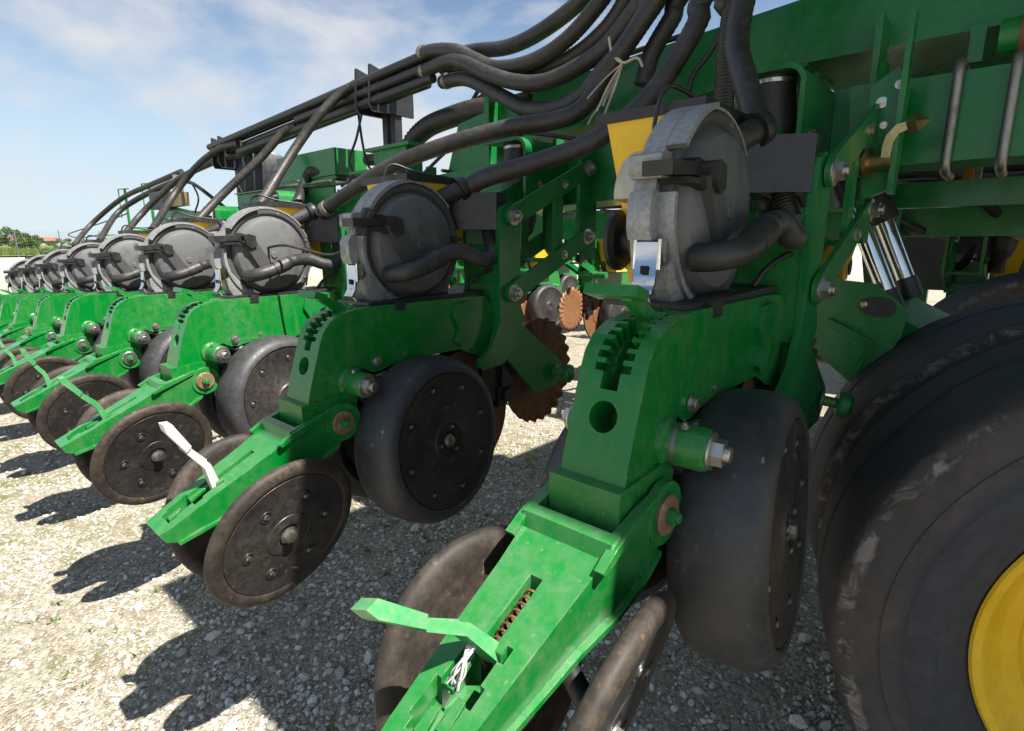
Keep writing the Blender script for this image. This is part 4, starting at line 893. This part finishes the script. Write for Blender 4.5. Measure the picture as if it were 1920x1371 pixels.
bm = bmesh.new(); add_box(bm, (-4.11, .40, 1.38), (-3.86, .45, 1.47)); obj('brass_block', finish(bm, 'brass_block', 'tan', 35, .003), vb)
bm = bmesh.new(); add_cyl(bm, (-3.98, .42, 1.47), (-3.98, .42, 1.56), .03, 16); add_cyl(bm, (-3.98, .42, 1.56), (-3.98, .42, 1.59), .02, 12); add_cyl(bm, (-3.9, .42, 1.47), (-3.9, .42, 1.53), .015, 12); obj('valve_fitting', finish(bm, 'valve_fitting', 'zinc', 40), vb)
obj('valve_line', tube_mesh('valve_line', [(-3.9, .42, 1.52), (-3.8, .40, 1.53), (-3.6, .40, 1.50), (-3.45, .46, 1.40), (-3.4, .52, 1.33)], .012, 'black', step=.02, segs=8), vb)
bm = bmesh.new(); add_lathe(bm, [(0, 0), (0, .16), (.03, .165), (.09, .165), (.10, .15), (.10, 0)], 40, frame((-3.05, .62, 1.50), (.9, -.3, 0))); tag(obj('fan_housing', finish(bm, 'fan_housing', 'box_black', 35)), 'round black fan housing behind the rack on the wing', 'fan housing')
for k, px in enumerate((-5.05, -5.75)):
    bm = bmesh.new(); z0 = 1.465 + wing_dz(px) - .02
    add_tube(bm, [(px, .56, z0), (px, .56, 1.62)], .012, step=.2, segs=8); add_tube(bm, [(px - .09, .53, 1.36), (px - .09, .53, 1.60), (px - .085, .53, 1.615), (px + .08, .57, 1.615)], .005, step=.02, segs=6)
    tag(obj('marker_post', finish(bm, 'marker_post', 'green', 50)), ['green marker post with wire hook behind the valve', 'farther green marker post with wire hook at left'][k], 'post', 'marker posts')

# ------------------------------------------------------------------ transport wheels and their arm
def make_wheel():
    w = empty('transport_wheel')
    prof = [(-.03, .30), (-.012, .318), (.010, .335), (.020, .37), (.022, .41), (.020, .415), (.019, .425), (.017, .445), (.0145, .447), (.013, .47), (.010, .492), (.004, .506), (-.004, .513), (-.016, .516), (-.05, .517), (-.082, .518), (-.12, .520), (-.155, .521), (-.160, .516), (-.174, .516), (-.178, .521), (-.21, .520), (-.247, .518), (-.29, .513), (-.315, .50), (-.335, .46), (-.338, .40), (-.32, .33), (-.29, .30)]
    bm = bmesh.new(); add_lathe(bm, prof, 120)
    rs = random.Random(2)
    for vtx in bm.verts:
        r = vtx.co.xy.length
        if .485 < r and vtx.co.z > -.03: vtx.co.z += rs.uniform(-.003, .004); vtx.co.xy *= 1 + rs.uniform(-.006, .004)
        elif r > .5: vtx.co.xy *= 1 + rs.uniform(-.0025, .002)
    ty = finish(bm, 'tyre', 'bigtyre', 45)
    bm = bmesh.new(); add_lathe(bm, [(-.29, .30), (-.03, .302), (-.010, .316), (-.006, .312), (-.008, .300), (-.016, .292), (-.035, .283), (-.052, .262), (-.055, .238), (-.075, .226), (-.082, .205), (-.075, .19), (-.075, .10), (-.045, .095), (-.04, .0)], 96)
    rim = finish(bm, 'rim', 'yellow', 30)
    obj('tyre', ty, w); r = obj('rim', rim, w)
    for k in range(10):
        a = k * math.pi / 5 + .1; obj('wheel_nut', BOLT, r, Matrix.Translation((.16 * math.cos(a), .16 * math.sin(a), -.075)) @ Matrix.Scale(.014, 4))
    return w
TW = make_wheel(); psi = .32
def place_wheel(w, c, ps, label): w.matrix_world = frame(c, (math.sin(ps), -math.cos(ps), 0)) @ Matrix.Scale(.975, 4); tag(w, label, 'wheel', 'transport wheels')
axis = Vector((math.sin(psi), -math.cos(psi), 0))
c0 = Vector((.80, .12, .502))
place_wheel(TW, c0, psi, 'big muddy tyre on yellow rim, nearest, lower right corner')
w2 = copy_tree(TW); place_wheel(w2, c0 - axis * .41, psi, 'second big tyre of the pair, right behind the nearest tyre')
w3 = copy_tree(TW); place_wheel(w3, Vector((.63, 1.85, .512)), .25, 'far big tyre at the right edge, below the black hoses')
wa = empty('wheel_arm'); tag(wa, 'dark green wheel arm plate with embossed panel behind the nearest unit', 'wheel arm')
bm = bmesh.new(); pl = [(.06, 1.035), (.215, 1.022), (.262, .985), (.290, .955), (.285, .90), (.232, .775), (.19, .765), (.05, .87), (.02, .95)]
add_prism(bm, pl, .60, .615, axis=1); obj('arm_plate', finish(bm, 'arm_plate', 'green2', 35, .006), wa)
bm = bmesh.new(); add_prism(bm, [(.115, .925), (.125, .93), (.225, .885), (.232, .872), (.205, .80), (.195, .795), (.09, .85), (.086, .862)], .580, .601, axis=1); obj('embossed_panel', finish(bm, 'embossed_panel', 'green2', 35, .009, 3), wa)
bm = bmesh.new(); add_prism(bm, [(.125, .905), (.132, .908), (.212, .872), (.216, .864), (.197, .815), (.190, .812), (.108, .853), (.105, .86)], .5775, .5795, axis=1); obj('panel_centre', finish(bm, 'panel_centre', 'green2', 35, .0008), wa)
bm = bmesh.new(); add_prism(bm, [(.215 + p[0] - 0, p[1]) for p in []] or [(q0[0], q0[1]) for q0 in stadium((.215, .968), (.244, .965), .022)], .590, .599, axis=1); obj('pivot_cap', finish(bm, 'pivot_cap', 'black', 35, .003), wa)
bm = bmesh.new(); add_lathe(bm, [(0, .014), (.006, .013), (.010, .007), (.011, 0)], 20, frame((.198, .599, .970), (0, -1, 0))); obj('pivot_pin', finish(bm, 'pivot_pin', 'brass', 50), wa)
bm = bmesh.new(); add_hexa(bm, [(.20, .62, .80), (.62, .85, .50), (.70, 1.0, .52), (.24, .78, .82), (.20, .62, .98), (.62, .85, .72), (.70, 1.0, .74), (.24, .78, 1.0)]); obj('arm_tube', finish(bm, 'arm_tube', 'green2', 35, .01), wa)
bm = bmesh.new(); add_cyl(bm, c0 - axis * .06, c0 - axis * .95, .05, 24); add_box(bm, (.58, .80, .40), (.72, 1.02, .62)); obj('axle', finish(bm, 'axle', 'green2', 35), wa)
for k, (a, b, lab) in enumerate((((0.1220, 0.6400, 1.2488), (0.2371, 0.6400, 1.0003), 'chrome hydraulic rod slanting behind the nearest link, left one'), ((0.1786, 0.7500, 1.2051), (0.2593, 0.7500, 1.0266), 'smaller chrome hydraulic rod on the right of the pair'))):
    a, b = Vector(a), Vector(b); d = (b - a).normalized()
    hc = empty('hydraulic_cylinder'); tag(hc, lab, 'hydraulic cylinder', 'wheel lift cylinders')
    bm = bmesh.new(); add_cyl(bm, a - d * .02, b, .0215, 28); obj('chrome_rod', finish(bm, 'chrome_rod', 'chrome', 40), hc)
    bm = bmesh.new(); add_lathe(bm, [(-.30, 0), (-.30, .036), (.015, .036), (.03, .036), (.034, .030), (.034, 0)], 28, frame(a, d)); obj('cylinder_body', finish(bm, 'cylinder_body', 'black', 35), hc)
    bm = bmesh.new(); add_cyl(bm, b - d * .006, b + d * .05, .026, 20); obj('rod_end', finish(bm, 'rod_end', 'black', 35, .003), hc)
# oil can between beams
boxthing('orange_lamp', 'small orange lamp glimpsed between the beams at right', 'lamp', [('lens', 'orange', (.325, .98, 1.29), (.345, 1.0, 1.33), .004), ('holder', 'steel', (.318, 1.0, 1.272), (.36, 1.03, 1.335), .003)])

# ------------------------------------------------------------------ unseen tank over the frame, shaped to shade the near units
tk = empty('shade_tank', (1.3, .3, 0)); tag(tk, 'unseen tank above the frame, added to shade the near units, hoses running up into it', 'tank')
def tkp(nm, me): o = obj(nm, me, tk); o.matrix_basis = Matrix.Translation((-1.3, -.3, 0)); return o
bm = bmesh.new(); add_hexa(bm, [(-.12, -.47, 2.17), (4.2, -.47, 2.17), (4.2, 1.15, 2.17), (-.12, 1.15, 2.17), (.18, -.455, 2.75), (4.3, -.455, 2.75), (4.3, 1.2, 2.75), (.18, 1.2, 2.75)]); tkp('tank_body', finish(bm, 'tank_body', 'green2', 35, .05, 3))
for x in (1.5, 2.6):
    for y in (.62, .9): bm = bmesh.new(); add_box(bm, (x, y, 1.79), (x + .08, y + .08, 2.19)); tkp('tank_leg', finish(bm, 'tank_leg', 'green2', 35, .004))
bm = bmesh.new(); add_hexa(bm, [(.55, 1.2, 2.62), (4.2, 1.2, 2.62), (4.2, 2.9, 2.62), (.55, 2.9, 2.62), (.5, 1.21, 3.1), (4.3, 1.21, 3.1), (4.3, 3.0, 3.1), (.5, 3.0, 3.1)]); tkp('shade_bin', finish(bm, 'shade_bin', 'green2', 35, .05, 3))  # unseen bin added to shade the ground and darken the beam underside
bm = bmesh.new(); add_cyl(bm, (1.2, .3, 2.74), (1.2, .3, 2.82), .3, 36); tkp('tank_lid', finish(bm, 'tank_lid', 'black', 35))

# ------------------------------------------------------------------ second planter ahead, facing the other way
SKIP = ('bolt_cup', 'rim_bolt', 'bolt', 'link_bolt', 'beam_bolt', 'grease_nipple', 'arm_bolt', 'pivot_bolt', 'pivot_washer', 'spring', 'stop_pin', 'clip_window', 'clip_rod', 'hub_bolt', 'bracket_bolt', 'sensor_cable', 'hopper_cable', 'closing_axle', 'beam_foot', 'casting_relief', 'seal_ring', 'clamp_ring', 'spring_clip', 'cover_channel', 'housing_rib')
FY = 2.70
xs_far = [-4.30 + .762 * k for k in range(8)]
nth = ['leftmost', 'second from left', 'third from left', 'fourth from left', 'fifth from left', 'sixth from left', 'seventh from left', 'rightmost']
for k, X in enumerate(xs_far):
    f = copy_tree(PROTO, None, SKIP); f.location = (X, FY, -.14); f.rotation_euler = (0, 0, math.pi)
    tag(f, nth[k] + ' row unit of the second planter standing behind, rusty coulter towards us', 'row unit', 'row units of the second planter')
    for ch in f.children:
        if ch.name.split('.')[0] in ('coulter_blade', 'opener_disc'): ch.material_slots[0].link = 'OBJECT'; ch.material_slots[0].material = M['rustbright']
for k in range(6):
    f = copy_tree(PROTO, None, SKIP); f.location = (-6.6 + .762 * k, FY + 2.4, -.2); f.rotation_euler = (0, 0, math.pi)
    tag(f, nth[k] .replace('rightmost', 'sixth') + ' unit of the farther rank, small and bright behind the second planter', 'row unit', 'farther rank of row units')
ft = empty('far_toolbar', (0, 0, 0)); tag(ft, 'green toolbar of the second planter behind', 'toolbar')
tube_beam('toolbar_tube', -6.2, 2.2, 2.025, 2.20, 1.15, 1.325, 1.15, 1.325, m='green', parent=ft)
for k in range(5): obj('seed_tube', tube_mesh('seed_tube', [(-2.4, 2.05 + .05 * (k % 2), 1.348 + .034 * k), (2.3, 2.05 + .05 * (k % 2), 1.35 + .034 * k)], .0165, 'hose', step=.5, segs=10), ft)
for x in (-.75, .05, .85, 1.6):
    bm = bmesh.new(); add_prism(bm, [(1.72, .95), (1.80, .93), (2.024, 1.08), (2.024, 1.32), (1.95, 1.32), (1.76, 1.08)], x, x + .012); obj('bracket_plate', finish(bm, 'bracket_plate', 'green2', 35, .002), ft)
t2 = empty('far_tank', (1.2, 4.4, 0)); tag(t2, 'dark tank of the second planter, glimpsed behind hoses at right', 'tank')
bm = bmesh.new(); add_hexa(bm, [(-1.6, -.5, .80), (1.6, -.5, .80), (1.6, .8, .80), (-1.6, .8, .80), (-1.75, -.62, 1.72), (1.8, -.62, 1.72), (1.8, .9, 1.72), (-1.75, .9, 1.72)]); obj('tank_body', finish(bm, 'tank_body', 'box_black', 35, .05, 3), t2)
for (x, y) in ((-1.4, -.3), (1.3, -.3), (-1.4, .6), (1.3, .6)): bm = bmesh.new(); add_box(bm, (x, y, 0), (x + .08, y + .08, .93)); obj('tank_leg', finish(bm, 'tank_leg', 'green2', 35, .004), t2)
rr = random.Random(8); nth9 = ['leftmost', 'second from left', 'third from left', 'fourth from left', 'middle one', 'sixth from left', 'seventh from left', 'eighth from left', 'rightmost']
for k in range(9):
    x0 = -1.2 + .24 * k; pts = [(x0 - .7, 2.06, 1.36 + rr.uniform(0, .1)), (x0 - .5, 1.95 + rr.uniform(-.1, .05), 1.40 + rr.uniform(0, .06)), (x0, 1.88, 1.40 + rr.uniform(-.08, .05)), (x0 + .3, 1.92, 1.28 + rr.uniform(-.08, .06)), (x0 + .42, 2.25, 1.16), (x0 + .45, 2.6, 1.17)]
    hose('far_hose', pts, .019, nth9[k] + ' of the black hoses tangled on the second planter at right', m='hose', rib=0, step=.03, group='hoses of the second planter')

# ------------------------------------------------------------------ far field, fence, bushes, houses
def field_mat():
    m, nt, b, v = mat_base('field_grass'); n1 = noise(nt, v, .25, 6); n2 = noise(nt, v, 2.5, 5)
    col = mix(nt, ramp(nt, n1, .35, .65), (0.085, 0.15, 0.022), (0.17, 0.21, 0.05)); col = mix(nt, ramp(nt, n2, .4, .7), col, (0.06, 0.11, 0.018))
    nt.links.new(col, b.inputs['Base Color']); b.inputs['Roughness'].default_value = .95; return m
M['field'] = field_mat()
bm = bmesh.new(); rows = []
fx = [-66, -70, -80, -110, -180, -320, -850]
for j, X in enumerate(fx):
    rows.append([bm.verts.new((X + (0 if j else 1.5 * math.sin(y * .21)), y, .14 + .1 * j)) for y in np.linspace(-260, 420, 120)])
for A, B in zip(rows, rows[1:]):
    for i in range(len(A) - 1): bm.faces.new((A[i], A[i + 1], B[i + 1], B[i]))
struct(obj('field', finish(bm, 'field', 'field', 60)))
bm = bmesh.new(); rg = random.Random(4)
for k in range(9000):
    d = rg.random() ** 2 * 22; y = rg.uniform(-8, 26); X = -66.5 - d; h = rg.uniform(.25, .75); w = rg.uniform(.05, .16); a = rg.uniform(0, 3.14); c, s = math.cos(a) * w, math.sin(a) * w; l = rg.uniform(-.15, .15)
    bm.faces.new([bm.verts.new(p) for p in ((X - c, y - s, .15), (X + c, y + s, .15), (X + c * .3 + l, y + l, .2 + h))])
o = obj('tall_grass', finish(bm, 'tall_grass', 'field', 0)); o['kind'] = 'stuff'; o['label'] = 'tall green grass along the far edge of the yard'; o['category'] = 'grass'
def leaf_mat():
    m, nt, b, v = mat_base('leaves'); n1 = noise(nt, v, 1.1, 5)
    nt.links.new(mix(nt, ramp(nt, n1, .35, .65), (0.045, 0.095, 0.018), (0.11, 0.17, 0.035)), b.inputs['Base Color']); b.inputs['Roughness'].default_value = .8; return m
M['leaf'] = leaf_mat(); M['bark'] = simple('bark', (0.08, 0.06, 0.045), .9)
def bush(x, y, h, w, label, seed):
    t = empty('tree', (x, y, .3)); tag(t, label, 'tree', 'far trees'); r = random.Random(seed)
    bm = bmesh.new()
    for k in range(5): add_tube(bm, [(0, 0, -.3), (r.uniform(-.1, .1) * w, r.uniform(-.1, .1) * w, h * .35), (r.uniform(-.35, .35) * w, r.uniform(-.35, .35) * w, h * .7)], h * .025, step=h * .1, segs=6, taper=lambda q_: 1 - .7 * q_)
    obj('trunk', finish(bm, 'trunk', 'bark', 60), t)
    bm = bmesh.new(); cl = [(r.uniform(-.42, .42) * w, r.uniform(-.42, .42) * w, h * r.uniform(.25, .8), h * r.uniform(.14, .26)) for k in range(16)]
    for (cx, cy, cz, cr) in cl:
        for k in range(150):
            d = Vector((r.gauss(0, 1), r.gauss(0, 1), r.gauss(0, .8))).normalized() * cr * r.uniform(.6, 1.08); p = Vector((cx, cy, cz)) + d
            e = Vector((r.gauss(0, 1), r.gauss(0, 1), r.gauss(0, 1))).normalized(); g = e.orthogonal().normalized(); s = h * r.uniform(.025, .06)
            bm.faces.new([bm.verts.new(p + v_) for v_ in (-e * s, g * s * .6, e * s, -g * s * .6)])
    obj('crown', finish(bm, 'crown', 'leaf', 0), t)
for k, (x, y, h, w, lab) in enumerate(((-260, 27.5, 6.8, 11, 'largest rounded green tree on the horizon, at the left picture edge'), (-260, 35.2, 4.9, 8, 'dark rounded tree on the horizon right of the red roof'), (-260, 41, 3.0, 9, 'low pale bush on the horizon near the fence'), (-75, 8.9, 1.7, 2.4, 'dark shrub standing in the grass in front of the fence'), (-260, 47, 3.2, 12, 'flat distant bush just left of the hoses'), (-70.5, 11.2, .8, 1.4, 'small weed clump at the edge of the grass'))): bush(x, y, h, w, lab, 20 + k)
for k in range(2):
    hs = empty('house', (-420, 52 + 13 * k, .0), .2); tag(hs, ['far house with reddish roof left of the dark tree', 'second far house with reddish roof behind the dark tree'][k], 'house', 'far houses')
    M.setdefault('housewall', simple('house_wall', (0.45, 0.38, 0.33), .9)); M.setdefault('roof', simple('roof_red', (0.30, 0.12, 0.09), .9))
    bm = bmesh.new(); add_box(bm, (-4, -5, 0), (4, 5, 3)); obj('wall', finish(bm, 'wall', 'housewall', 0), hs)
    bm = bmesh.new(); add_prism(bm, [(-4.6, 3.01), (4.6, 3.01), (0, 5.2)], -5.4, 5.4, axis=1); obj('roof', finish(bm, 'roof', 'roof', 0), hs)
fe = empty('fence', (-64, 0, 0)); tag(fe, 'thin wire mesh fence with posts along the far yard edge', 'fence')
M['wire'] = simple('fence_wire', (0.10, 0.12, 0.11), .6)
for k in range(16):
    y = -2 + 3.0 * k; bm = bmesh.new(); add_box(bm, (-.035, y - .035, 0), (.035, y + .035, 2.35)); obj('fence_post', finish(bm, 'fence_post', 'wire', 0), fe)
bm = bmesh.new()
for z in np.linspace(.15, 2.2, 9): add_box(bm, (-.006, -2, z - .004), (.006, 43, z + .004))
for k in range(300): add_box(bm, (-.004, -2 + .15 * k - .003, .1), (.004, -2 + .15 * k + .003, 2.2))
w_ = obj('fence_wire', finish(bm, 'fence_wire', 'wire', 0), fe)
